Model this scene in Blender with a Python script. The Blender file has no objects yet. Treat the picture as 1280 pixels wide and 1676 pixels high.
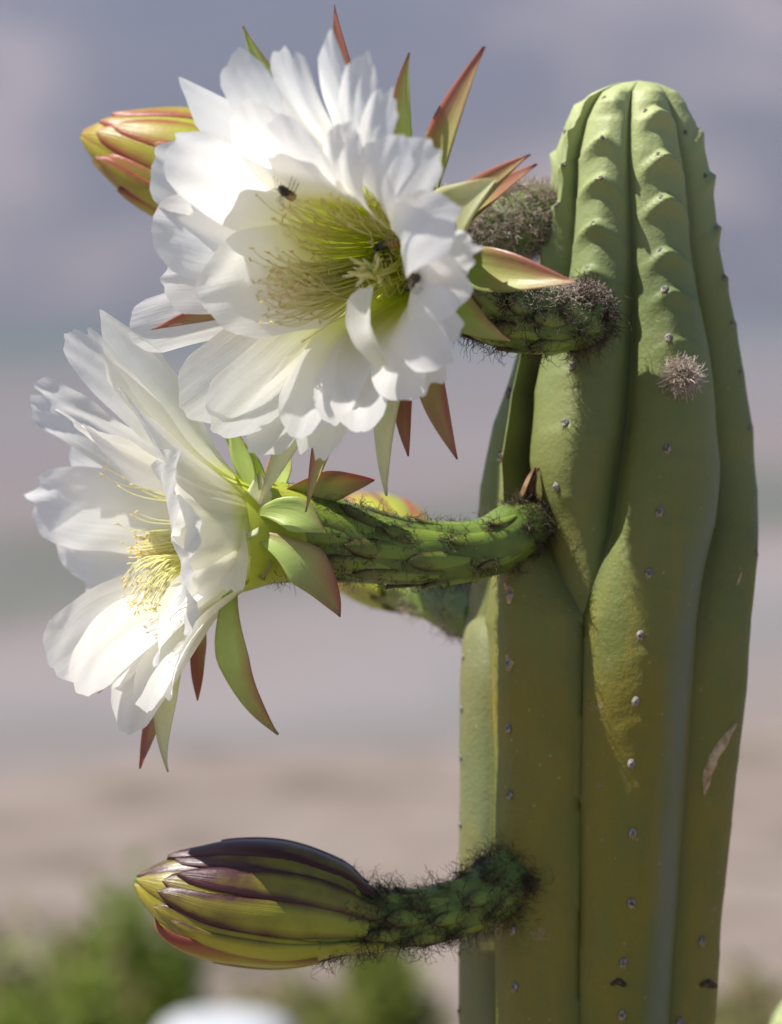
import bpy, math, random
import numpy as np
from mathutils import Vector, Matrix
from mathutils.bvhtree import BVHTree

random.seed(7); np.random.seed(7)
rad = math.radians
scene = bpy.context.scene
col = scene.collection

# ------------------------------------------------------------------ camera, sky, sun, exposure
S = 0.00035              # metres per photo pixel at the plane of the cactus axis
DIST = 2.0               # camera to that plane
PITCH = rad(4.0)
cam_pos = Vector((0, 0, 1.6))
fwd = Vector((0, math.cos(PITCH), -math.sin(PITCH)))
upv = Vector((0, math.sin(PITCH), math.cos(PITCH)))
cd = bpy.data.cameras.new('camera'); cam = bpy.data.objects.new('camera', cd); col.objects.link(cam)
cam.location = cam_pos; cam.rotation_euler = (math.pi/2 - PITCH, 0, 0)
cd.sensor_fit = 'VERTICAL'; cd.sensor_height = 36.0; cd.lens = 36.0*DIST/(1676*S)
cd.clip_start = 0.05; cd.clip_end = 40000
cd.dof.use_dof = True; cd.dof.focus_distance = DIST - 350*S; cd.dof.aperture_fstop = 4.6
cd.dof.aperture_blades = 0
scene.camera = cam

SUN_DIR = Vector((-0.56, -0.04, 0.83)).normalized()      # towards the sun
world = bpy.data.worlds.new('World'); scene.world = world; world.use_nodes = True
wn = world.node_tree.nodes; wl = world.node_tree.links
sky = wn.new('ShaderNodeTexSky'); sky.sky_type = 'NISHITA'; sky.sun_disc = False
sky.sun_elevation = math.asin(SUN_DIR.z); sky.sun_rotation = math.atan2(SUN_DIR.x, SUN_DIR.y)
sky.altitude = 1500; sky.dust_density = 1.5
wl.new(sky.outputs[0], wn['Background'].inputs[0]); wn['Background'].inputs[1].default_value = 0.06
sd = bpy.data.lights.new('sun', 'SUN'); sun = bpy.data.objects.new('sun', sd); col.objects.link(sun)
sd.energy = 5.0; sd.angle = rad(0.53); sd.color = (1.0, 0.955, 0.89)
sun.rotation_euler = SUN_DIR.to_track_quat('Z', 'Y').to_euler(); sun.location = (-3, 0, 6)
scene.view_settings.view_transform = 'Standard'; scene.view_settings.look = 'None'
scene.view_settings.gamma = 1; scene.view_settings.exposure = 0.75
scene.cycles.diffuse_bounces = 8; scene.cycles.transmission_bounces = 12; scene.cycles.max_bounces = 14
scene.view_settings.use_curve_mapping = False

# ------------------------------------------------------------------ unit space: 1 unit = 1 photo pixel at the axis plane
ORI = cam_pos + fwd*DIST
CU = (cam_pos - ORI)/S
def ray(px, py):
    return (fwd*DIST + Vector((1, 0, 0))*((px-640)*S) + upv*((838-py)*S))/S
def U(px, py, d=0.0):                    # pixel + depth (units behind the vertical plane of the cactus axis)
    r = ray(px, py); k = (d - CU.y)/r.y
    return CU + r*k
def ray_plane(px, py, p, n):
    r = ray(px, py); k = (p - CU).dot(n)/r.dot(n)
    return CU + r*k
def W(p): return ORI + Vector(p)*S

# ------------------------------------------------------------------ object helpers
def link(o, parent=None):
    col.objects.link(o)
    if parent is not None: o.parent = parent
    return o
def tag(o, label=None, cat=None, group=None, kind=None):
    if label: o['label'] = label
    if cat: o['category'] = cat
    if group: o['group'] = group
    if kind: o['kind'] = kind
    return o
def empty(name, loc):
    o = bpy.data.objects.new(name, None); o.location = loc; o.empty_display_size = 0.02
    return link(o)
def mesh_obj(name, V, F, mat, parent=None, origin=None, attr=None, smooth=True, unit=True):
    """V in unit space (or world metres when unit=False); vertices are stored relative to the root's location."""
    V = np.asarray(V, dtype=np.float64)
    if unit: V = V*S + np.array(ORI)
    org = np.array(origin if origin is not None else (ROOT if parent is not None else (0, 0, 0)), dtype=float)
    me = bpy.data.meshes.new(name)
    me.from_pydata((V-org).tolist(), [], F if isinstance(F, list) else F.tolist())
    if smooth: me.polygons.foreach_set('use_smooth', np.ones(len(me.polygons), dtype=bool))
    if attr is not None:
        a = me.color_attributes.new('pc', 'FLOAT_COLOR', 'POINT')
        a.data.foreach_set('color', np.asarray(attr, dtype=np.float32).ravel())
    me.materials.append(mat); me.update()
    o = bpy.data.objects.new(name, me)
    if parent is None: o.location = org
    return link(o, parent)
def grid_faces(n, m, wrap=False, off=0):
    i = np.arange(n-1)[:, None]; j = np.arange(m if wrap else m-1)[None, :]; j2 = (j+1) % m
    return (np.stack([i*m+j, i*m+j2, (i+1)*m+j2, (i+1)*m+j], axis=-1).reshape(-1, 4) + off)
def sstep(a, b, x):
    t = np.clip((np.asarray(x, float)-a)/(b-a), 0, 1); return t*t*(3-2*t)
def nrm(v): return v/np.maximum(np.linalg.norm(v, axis=-1, keepdims=True), 1e-9)

# ------------------------------------------------------------------ materials
def newmat(name):
    m = bpy.data.materials.new(name); m.use_nodes = True
    nt = m.node_tree; b = nt.nodes['Principled BSDF']; return m, nt, b
def N(nt, t, **kw):
    n = nt.nodes.new(t)
    for k, v in kw.items(): setattr(n, k, v)
    return n
def ramp(nt, fac, stops, interp='LINEAR'):
    r = N(nt, 'ShaderNodeValToRGB'); r.color_ramp.interpolation = interp
    el = r.color_ramp.elements
    el[0].position = stops[0][0]; el[0].color = (*stops[0][1], 1)
    el[1].position = stops[-1][0]; el[1].color = (*stops[-1][1], 1)
    for p, c in stops[1:-1]:
        e = el.new(p); e.color = (*c, 1)
    if fac is not None: nt.links.new(fac, r.inputs[0])
    return r
def mixc(nt, f, a, b, mode='MIX'):
    m = N(nt, 'ShaderNodeMix', data_type='RGBA', blend_type=mode)
    for sock, v in ((m.inputs[0], f), (m.inputs[6], a), (m.inputs[7], b)):
        if hasattr(v, 'is_linked'): nt.links.new(v, sock)
        elif isinstance(v, (int, float)): sock.default_value = v
        else: sock.default_value = (*v, 1)
    return m.outputs[2]
def math_(nt, op, a, b=None, clamp=False):
    m = N(nt, 'ShaderNodeMath', operation=op, use_clamp=clamp)
    for s, v in ((m.inputs[0], a), (m.inputs[1], b)):
        if v is None: continue
        if hasattr(v, 'is_linked'): nt.links.new(v, s)
        else: s.default_value = v
    return m.outputs[0]
def noise(nt, scale, detail=3, vec=None, rough=0.5):
    n = N(nt, 'ShaderNodeTexNoise'); n.inputs['Scale'].default_value = scale
    n.inputs['Detail'].default_value = detail; n.inputs['Roughness'].default_value = rough
    if vec is not None: nt.links.new(vec, n.inputs['Vector'])
    return n
def attr(nt):
    a = N(nt, 'ShaderNodeAttribute'); a.attribute_name = 'pc'
    s = N(nt, 'ShaderNodeSeparateColor'); nt.links.new(a.outputs['Color'], s.inputs[0])
    return s.outputs[0], s.outputs[1], s.outputs[2], a.outputs['Alpha']
def bump(nt, h, strength, dist, b):
    n = N(nt, 'ShaderNodeBump'); n.inputs['Strength'].default_value = strength; n.inputs['Distance'].default_value = dist
    nt.links.new(h, n.inputs['Height']); nt.links.new(n.outputs[0], b.inputs['Normal']); return n
def position(nt):
    return N(nt, 'ShaderNodeNewGeometry').outputs['Position']
def scaled(nt, vec, sc):
    m = N(nt, 'ShaderNodeMapping'); m.inputs['Scale'].default_value = sc; nt.links.new(vec, m.inputs[0]); return m.outputs[0]
def translucent_mix(nt, b, colsock, fac):
    t = N(nt, 'ShaderNodeBsdfTranslucent'); nt.links.new(colsock, t.inputs[0])
    if b.inputs['Normal'].is_linked: nt.links.new(b.inputs['Normal'].links[0].from_socket, t.inputs['Normal'])
    mx = N(nt, 'ShaderNodeMixShader'); mx.inputs[0].default_value = fac
    nt.links.new(b.outputs[0], mx.inputs[1]); nt.links.new(t.outputs[0], mx.inputs[2])
    nt.links.new(mx.outputs[0], nt.nodes['Material Output'].inputs['Surface'])

def mixt(a, b, f): return tuple(x*(1-f)+y*f for x, y in zip(a, b))
def mat_petal(name='petal_white', k=1.0, g=(0.82, 0.88, 0.07)):
    m, nt, b = newmat(name)
    u, v, tint, sv = attr(nt)
    c = ramp(nt, u, [(0.0, g), (0.24*k, mixt(g, (0.84, 0.86, 0.30), .3)), (0.42*k, (0.84, 0.86, 0.38)),
                     (0.60*k, (0.91, 0.90, 0.78)), (0.75, (0.95, 0.94, 0.90)), (1.0, (0.955, 0.95, 0.93))]).outputs[0]
    g = math_(nt, 'MULTIPLY', tint, 0.75)
    c2 = mixc(nt, g, c, (0.72, 0.78, 0.30))
    cv = N(nt, 'ShaderNodeCombineXYZ')
    nt.links.new(math_(nt, 'MULTIPLY', sv, 15.0), cv.inputs[0]); nt.links.new(math_(nt, 'MULTIPLY', u, 2.2), cv.inputs[1])
    n = noise(nt, 1.0, 4, cv.outputs[0])
    pn = noise(nt, 95, 3, position(nt))
    h = math_(nt, 'ADD', math_(nt, 'MULTIPLY', n.outputs[0], 1.0), math_(nt, 'MULTIPLY', pn.outputs[0], 0.8))
    nt.links.new(c2, b.inputs['Base Color'])
    b.inputs['Roughness'].default_value = 0.42; b.inputs['Specular IOR Level'].default_value = 0.35
    bump(nt, h, 0.32, 0.0010, b)
    translucent_mix(nt, b, c2, 0.64)
    return m
def mat_tepal(name, green, deep, red, tr=0.25, inner=(0.55, 0.62, 0.18), soft=False):
    """u along, v across, tint = amount of red, alpha = 1 on the outer side"""
    m, nt, b = newmat(name)
    u, v, tint, side = attr(nt)
    n = noise(nt, 60, 3, position(nt)); n2 = noise(nt, 420, 2, position(nt))
    base = mixc(nt, u, deep, green)
    edge = ramp(nt, v, [(0.5, (0, 0, 0)), (1.0, (1, 1, 1))] if soft else [(0.40, (0, 0, 0)), (0.9, (1, 1, 1))]).outputs[0]
    tip = ramp(nt, u, [(0.40, (0, 0, 0)), (1.0, (1, 1, 1))]).outputs[0]
    f = math_(nt, 'ADD', math_(nt, 'MULTIPLY', edge, 0.6), math_(nt, 'MULTIPLY', tip, 0.75))
    f = math_(nt, 'ADD', f, math_(nt, 'SUBTRACT', math_(nt, 'MULTIPLY', tint, 1.5), 0.75))
    f = math_(nt, 'ADD', f, math_(nt, 'MULTIPLY', math_(nt, 'SUBTRACT', n.outputs[0], 0.5), 0.7), clamp=True)
    outer = mixc(nt, f, base, red)
    f2 = math_(nt, 'MULTIPLY', f, 0.8)
    inn = mixc(nt, f2, inner, red)
    c = mixc(nt, side, inn, outer)
    c = mixc(nt, math_(nt, 'MULTIPLY', n2.outputs[0], 0.35), c, mixc(nt, 1.0, c, (0.75, 0.75, 0.7), 'MULTIPLY'))
    nt.links.new(c, b.inputs['Base Color']); b.inputs['Roughness'].default_value = 0.36
    b.inputs['Specular IOR Level'].default_value = 0.45
    cv = N(nt, 'ShaderNodeCombineXYZ')
    nt.links.new(math_(nt, 'MULTIPLY', v, 9.0), cv.inputs[0]); nt.links.new(math_(nt, 'MULTIPLY', u, 1.5), cv.inputs[1])
    bump(nt, math_(nt, 'ADD', noise(nt, 1.0, 3, cv.outputs[0]).outputs[0], math_(nt, 'MULTIPLY', n2.outputs[0], 0.3)), 0.4, 0.001, b)
    translucent_mix(nt, b, c, tr)
    return m
def mat_stem():
    m, nt, b = newmat('cactus_skin')
    u, v, tint, a = attr(nt)                 # u: 0 base .. 1 growing tip, v: 0 crest .. 1 groove, tint: bloom
    p = position(nt)
    n1 = noise(nt, 16, 4, p, 0.6); n2 = noise(nt, 70, 4, p, 0.65); n3 = noise(nt, 420, 2, p); n4 = noise(nt, 22, 4, scaled(nt, p, (1, 1, .35)))
    old = ramp(nt, n4.outputs[0], [(0.34, (0.125, 0.145, 0.023)), (0.50, (0.200, 0.165, 0.018)), (0.66, (0.140, 0.155, 0.029))]).outputs[0]
    young = mixc(nt, n1.outputs[0], (0.145, 0.190, 0.066), (0.205, 0.250, 0.092))
    tipc = (0.42, 0.46, 0.20)
    f = ramp(nt, u, [(0.40, (0, 0, 0)), (0.72, (1, 1, 1))]).outputs[0]
    c = mixc(nt, f, old, young)
    f2 = ramp(nt, u, [(0.72, (0, 0, 0)), (1.0, (1, 1, 1))]).outputs[0]
    c = mixc(nt, f2, c, tipc)
    bl = math_(nt, 'MULTIPLY', tint, math_(nt, 'ADD', n1.outputs[0], 0.1))
    c = mixc(nt, bl, c, (0.145, 0.18, 0.145))
    sp = ramp(nt, n2.outputs[0], [(0.60, (0, 0, 0)), (0.80, (1, 1, 1))]).outputs[0]
    c = mixc(nt, math_(nt, 'MULTIPLY', sp, 0.35), c, (0.26, 0.25, 0.09))
    vor = N(nt, 'ShaderNodeTexVoronoi'); vor.inputs['Scale'].default_value = 85; nt.links.new(p, vor.inputs['Vector'])
    dots = ramp(nt, vor.outputs['Distance'], [(0.0, (1, 1, 1)), (0.10, (0, 0, 0))]).outputs[0]
    c = mixc(nt, math_(nt, 'MULTIPLY', dots, 0.55), c, (0.42, 0.38, 0.24))
    n5 = noise(nt, 46, 8, p, 0.75)
    scab = ramp(nt, n5.outputs[0], [(0.635, (0, 0, 0)), (0.655, (1, 1, 1))]).outputs[0]
    c = mixc(nt, math_(nt, 'MULTIPLY', scab, 0.6), c, (0.27, 0.20, 0.10))
    v2 = N(nt, 'ShaderNodeTexVoronoi'); v2.inputs['Scale'].default_value = 330; nt.links.new(p, v2.inputs['Vector'])
    pore = ramp(nt, v2.outputs['Distance'], [(0.0, (1, 1, 1)), (0.22, (0, 0, 0))]).outputs[0]
    c = mixc(nt, math_(nt, 'MULTIPLY', pore, 0.22), c, (0.30, 0.32, 0.16))
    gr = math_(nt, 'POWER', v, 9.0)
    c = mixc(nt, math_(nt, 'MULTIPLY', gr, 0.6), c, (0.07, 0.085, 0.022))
    nt.links.new(c, b.inputs['Base Color'])
    rr = N(nt, 'ShaderNodeMapRange'); nt.links.new(n2.outputs[0], rr.inputs[0]); rr.inputs[3].default_value = 0.45; rr.inputs[4].default_value = 0.68
    nt.links.new(rr.outputs[0], b.inputs['Roughness']); b.inputs['Specular IOR Level'].default_value = 0.38
    h = math_(nt, 'ADD', math_(nt, 'MULTIPLY', n2.outputs[0], 1.0), math_(nt, 'MULTIPLY', n3.outputs[0], 0.3))
    h = math_(nt, 'ADD', h, math_(nt, 'MULTIPLY', scab, 0.25)); h = math_(nt, 'ADD', h, math_(nt, 'MULTIPLY', pore, -0.12))
    bump(nt, h, 0.45, 0.0022, b)
    return m
def mat_noise(name, c1, c2, scale, rough=0.6, bstr=0.3, bd=0.001, spec=0.3, tr=0.0):
    m, nt, b = newmat(name); p = position(nt)
    n = noise(nt, scale, 4, p); r = ramp(nt, n.outputs[0], [(0.3, c1), (0.7, c2)])
    nt.links.new(r.outputs[0], b.inputs['Base Color']); b.inputs['Roughness'].default_value = rough
    b.inputs['Specular IOR Level'].default_value = spec
    bump(nt, n.outputs[0], bstr, bd, b)
    if tr: translucent_mix(nt, b, r.outputs[0], tr)
    return m
def mat_filament():
    m, nt, b = newmat('filament'); u, v, t, a = attr(nt)
    c = ramp(nt, u, [(0, (0.86, 0.90, 0.10)), (0.45, (0.94, 0.94, 0.46)), (0.9, (0.95, 0.93, 0.70)), (1, (0.94, 0.88, 0.66))]).outputs[0]
    c = mixc(nt, t, c, (0.90, 0.76, 0.52))
    nt.links.new(c, b.inputs['Base Color']); b.inputs['Roughness'].default_value = 0.5
    translucent_mix(nt, b, c, 0.6); return m
def mat_hair(name, c1, c2):
    m, nt, b = newmat(name); u, v, t, a = attr(nt)
    c = mixc(nt, t, c1, c2); nt.links.new(c, b.inputs['Base Color']); b.inputs['Roughness'].default_value = 0.55
    b.inputs['Specular IOR Level'].default_value = 0.3
    return m

M = {}
M['petal'] = mat_petal()
M['petal_side'] = mat_petal('petal_white_side', .5, (0.66, 0.72, 0.16))
M['tepal'] = mat_tepal('outer_tepal', (0.42, 0.55, 0.07), (0.44, 0.58, 0.06), (0.48, 0.085, 0.13), 0.42, (0.56, 0.69, 0.22), True)
M['tepal_pale'] = mat_tepal('pale_tepal', (0.80, 0.82, 0.52), (0.68, 0.74, 0.24), (0.62, 0.40, 0.26), 0.5, (0.84, 0.85, 0.58), True)
M['budtepal'] = mat_tepal('bud_tepal', (0.50, 0.44, 0.035), (0.30, 0.34, 0.035), (0.060, 0.014, 0.018), 0.04)  # purple deepened to near black to carry painted shade on the lower bud
M['backbud'] = mat_tepal('bud_tepal_light', (0.48, 0.50, 0.05), (0.40, 0.45, 0.04), (0.36, 0.075, 0.050), 0.12)
M['tube'] = mat_noise('tube_green', (0.075, 0.125, 0.022), (0.15, 0.215, 0.035), 70, 0.4, 0.4, 0.0015, 0.45)
M['pericarp'] = mat_noise('tube_yellow_green', (0.56, 0.64, 0.06), (0.66, 0.73, 0.10), 60, 0.4, 0.2, 0.001, 0.4, 0.45)
M['scale'] = mat_tepal('tube_scale', (0.19, 0.26, 0.04), (0.22, 0.31, 0.05), (0.06, 0.035, 0.018), 0.05)
M['hair'] = mat_hair('dark_hair', (0.022, 0.016, 0.010), (0.20, 0.145, 0.095))
M['wool'] = mat_hair('pale_wool', (0.36, 0.26, 0.20), (0.76, 0.66, 0.57))
M['filament'] = mat_filament()
M['stem'] = mat_stem()
M['areole'] = mat_noise('areole_felt', (0.10, 0.085, 0.075), (0.40, 0.37, 0.35), 420, 0.9, 0.6, 0.0008, 0.1)
M['corky'] = mat_noise('corky_scar', (0.34, 0.22, 0.11), (0.62, 0.47, 0.30), 240, 0.8, 0.8, 0.001, 0.2)
M['dark'] = mat_noise('dark_crust', (0.035, 0.022, 0.014), (0.12, 0.07, 0.04), 400, 0.7, 0.8, 0.001, 0.3)
M['spine'] = mat_noise('spine_horn', (0.30, 0.22, 0.12), (0.50, 0.42, 0.26), 300, 0.5, 0.1, 0.001)
M['beedark'] = mat_noise('insect_dark', (0.012, 0.010, 0.008), (0.04, 0.03, 0.02), 900, 0.35, 0.4, 0.0004, 0.5)
M['beefur'] = mat_noise('insect_amber', (0.34, 0.17, 0.045), (0.58, 0.34, 0.11), 900, 0.7, 0.5, 0.0004, 0.2)
def mat_wing():
    m, nt, b = newmat('insect_wing'); b.inputs['Base Color'].default_value = (0.55, 0.45, 0.32, 1)
    b.inputs['Roughness'].default_value = 0.2; b.inputs['Alpha'].default_value = 0.35; return m
M['wing'] = mat_wing()

# ------------------------------------------------------------------ the setting: ground, mountains
def vnoise(x, y, seed, octs=4):
    r = np.random.RandomState(seed); out = 0
    for o in range(octs):
        for k in range(4):
            a = r.uniform(0, 6.28); f = 2**o*r.uniform(.7, 1.3); ph = r.uniform(0, 6.28)
            out = out + np.sin((x*np.cos(a)+y*np.sin(a))*f+ph)/(2**o*2.2)
    return out/2
def make_ground():
    ys = np.concatenate([np.linspace(-12, 30, 60), np.geomspace(32, 400, 30)[0:], np.geomspace(420, 12500, 70)])
    xs = np.concatenate([-np.geomspace(7000, 8, 40), np.linspace(-7, 7, 60), np.geomspace(8, 7000, 40)])
    X, Y = np.meshgrid(xs, ys)
    Z = -0.21*np.clip(Y-11.5-.6*X+.5*np.sin(X*2.1), 0, None); Z = np.maximum(Z, -60)
    near = (Y < 30)
    Z += np.where(near, 0.03*vnoise(X*1.7, Y*1.7, 3), 0)
    V = np.stack([X, Y, Z], -1).reshape(-1, 3)
    m, nt, b = newmat('dry_ground'); p = position(nt)
    sx = N(nt, 'ShaderNodeSeparateXYZ'); nt.links.new(p, sx.inputs[0])
    nb = noise(nt, 0.006, 3, scaled(nt, p, (2.2, .6, 1))); nn = noise(nt, 2.2, 4, p); nv = noise(nt, 0.0028, 2, p)
    yt = math_(nt, 'ADD', sx.outputs[1], math_(nt, 'MULTIPLY', sx.outputs[0], -1.7))
    yd = math_(nt, 'ADD', yt, math_(nt, 'MULTIPLY', math_(nt, 'SUBTRACT', nb.outputs[0], 0.5), 330))
    yl = math_(nt, 'DIVIDE', math_(nt, 'LOGARITHM', math_(nt, 'MAXIMUM', yd, 20.0), 10.0), 4.2)
    L = lambda d: math.log10(d)/4.2
    far = ramp(nt, yl, [(L(330), (0.225, 0.180, 0.152)), (L(430), (0.225, 0.185, 0.165)), (L(500), (0.185, 0.172, 0.165)), (L(560), (0.250, 0.220, 0.215)), (L(640), (0.235, 0.195, 0.185)),
                        (L(720), (0.105, 0.110, 0.080)), (L(830), (0.100, 0.105, 0.078)), (L(980), (0.200, 0.168, 0.160)), (L(1500), (0.180, 0.155, 0.152)),
                        (L(2200), (0.165, 0.148, 0.142)), (L(3200), (0.085, 0.105, 0.085)), (L(4300), (0.085, 0.100, 0.085)), (L(6000), (0.14, 0.12, 0.12))]).outputs[0]
    fp = ramp(nt, nv.outputs[0], [(0.42, (0, 0, 0)), (0.60, (1, 1, 1))]).outputs[0]
    far = mixc(nt, math_(nt, 'MULTIPLY', fp, 0.35), far, (0.20, 0.19, 0.185))
    nearc = ramp(nt, nn.outputs[0], [(0.3, (0.12, 0.10, 0.08)), (0.48, (0.215, 0.172, 0.145)), (0.60, (0.25, 0.205, 0.18)), (0.75, (0.15, 0.14, 0.09))]).outputs[0]
    fn = N(nt, 'ShaderNodeMapRange'); nt.links.new(sx.outputs[1], fn.inputs[0]); fn.inputs[1].default_value = 60; fn.inputs[2].default_value = 250
    c = mixc(nt, fn.outputs[0], nearc, far)
    nt.links.new(c, b.inputs['Base Color']); b.inputs['Roughness'].default_value = 0.95; b.inputs['Specular IOR Level'].default_value = 0.1
    o = mesh_obj('ground', V, grid_faces(len(ys), len(xs)), m, unit=False)
    tag(o, 'dry tan valley ground with blurred bands of scrub', kind='structure')
def make_mountains():
    xs = np.linspace(-4200, 4200, 120); ys = np.linspace(4000, 9500, 60)
    X, Y = np.meshgrid(xs, ys)
    rise = np.clip((Y-4300)/4200, 0, 1)
    Z = -66 + rise*1250*(1+0.22*vnoise(X/900, Y/900, 11, 3)) + rise*150*vnoise(X/330, Y/420, 5, 3)*np.clip(rise*4, 0, 1)
    Z = np.where(rise <= 0, -66, Z)
    V = np.stack([X, Y, Z], -1).reshape(-1, 3)
    m, nt, b = newmat('mountain_rock'); p = position(nt)
    n = noise(nt, 0.0011, 4, scaled(nt, p, (1, .5, 1.6)), 0.5); n2 = noise(nt, 0.004, 3, p)
    c = ramp(nt, n.outputs[0], [(0.36, (0.075, 0.07, 0.08)), (0.47, (0.11, 0.095, 0.10)), (0.57, (0.27, 0.21, 0.195)), (0.68, (0.14, 0.118, 0.118))]).outputs[0]
    c = mixc(nt, math_(nt, 'MULTIPLY', n2.outputs[0], 0.3), c, (0.15, 0.15, 0.10))
    nt.links.new(c, b.inputs['Base Color']); b.inputs['Roughness'].default_value = 1; b.inputs['Specular IOR Level'].default_value = 0.05
    o = mesh_obj('mountains', V, grid_faces(len(ys), len(xs)), m, unit=False)
    tag(o, 'hazy purple grey mountain slopes across the valley', kind='structure')
make_ground(); make_mountains()
def make_haze():
    x0, x1, y0, y1, z0, z1 = -7500, 7500, -400, 13000, -68, 1900
    V = [(x, y, z) for z in (z0, z1) for y in (y0, y1) for x in (x0, x1)]
    F = [(0, 2, 3, 1), (4, 5, 7, 6), (0, 1, 5, 4), (2, 6, 7, 3), (0, 4, 6, 2), (1, 3, 7, 5)]
    m = bpy.data.materials.new('haze_air'); m.use_nodes = True; nt = m.node_tree
    nt.nodes.remove(nt.nodes['Principled BSDF'])
    v = N(nt, 'ShaderNodeVolumePrincipled'); v.inputs['Color'].default_value = (0.54, 0.66, 1.0, 1); v.inputs['Density'].default_value = 8.5e-5
    v.inputs['Anisotropy'].default_value = 0.2
    nt.links.new(v.outputs[0], nt.nodes['Material Output'].inputs['Volume'])
    o = mesh_obj('haze', V, F, m, smooth=False, unit=False); tag(o, 'pale bluish haze filling the valley air', kind='stuff')
make_haze()

# ------------------------------------------------------------------ the cactus
ROOTX = U(975, 1676, 0)
ROOT = W((ROOTX.x, 0, 0)); ROOT.z = 0.0
cactus = empty('flowering_cactus', ROOT)
tag(cactus, 'tall ribbed green columnar cactus with two open white flowers and hairy stalked buds', 'cactus')

TB = np.array([(132, 1043, 1047), (136, 1012, 1072), (142, 992, 1088), (152, 968, 1103), (170, 947, 1119), (200, 926, 1136), (250, 908, 1153), (300, 899, 1165),
               (400, 884, 1181), (500, 862, 1197), (600, 832, 1215), (700, 801, 1232), (800, 780, 1240), (900, 768, 1243), (1000, 759, 1241), (1100, 752, 1235),
               (1200, 750, 1222), (1300, 749, 1212), (1400, 749, 1200), (1500, 748, 1189), (1676, 747, 1178), (2200, 750, 1170), (6000, 770, 1150)], float)
def lerp_t(tab, y): return np.interp(y, [t[0] for t in tab], [t[1] for t in tab])
# crest and groove lines as read off the photograph (y, x)
crB = [(217, 930), (272, 925), (337, 912), (450, 878), (640, 837), (750, 818), (970, 828), (1300, 834), (1676, 843)]
crN = [(162, 990), (227, 985), (293, 983), (367, 972), (440, 962), (600, 935), (690, 925), (797, 912), (990, 945)]
crC = [(183, 1056), (255, 1075), (325, 1080), (411, 1080), (474, 1088), (552, 1095), (620, 1108), (735, 1092), (838, 1080), (938, 1062), (1040, 1048), (1148, 1040), (1365, 1035), (1575, 1021), (1676, 1016)]
gBN = [(247, 953), (330, 948), (450, 938), (640, 898), (750, 884), (860, 882), (940, 915), (990, 945), (1300, 938), (1676, 938)]
gNC = [(225, 1022), (415, 1027), (540, 1025), (670, 1016), (860, 990), (940, 962), (990, 945), (1300, 938), (1676, 938)]
gCD = [(225, 1098), (330, 1112), (500, 1126), (567, 1132), (750, 1146), (850, 1146), (1000, 1128), (1300, 1108), (1676, 1084)]
gAB = [(250, 912), (450, 872), (640, 812), (800, 792), (860, 796), (960, 803), (1300, 806), (1676, 806)]
AREO = {'B': [160, 217, 272, 337, 405, 480, 560, 640, 748, 850, 970, 1085, 1195, 1300, 1410, 1520, 1615],
        'N': [150, 162, 227, 293, 367, 440, 520, 600, 690, 797, 900], 'C': [148, 183, 255, 325, 411, 474, 552, 620, 735, 838, 938, 1040, 1148, 1250, 1365, 1478, 1575, 1660],
        'D': [150, 217, 288, 373, 455, 530, 610, 700, 800, 905, 1010, 1110, 1220, 1330, 1430, 1540, 1640],
        'E': [170, 240, 310, 390, 470, 560, 650, 750, 860, 960], 'F': [180, 250, 320, 400, 480], 'G': [155, 230, 300, 380, 470], 'A': [170, 250, 330, 410, 500, 590, 690, 800, 905, 1010, 1110, 1215, 1320, 1430, 1540, 1640]}
NAMES = ['A', 'B', 'N', 'C', 'D', 'E', 'F', 'G']
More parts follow.
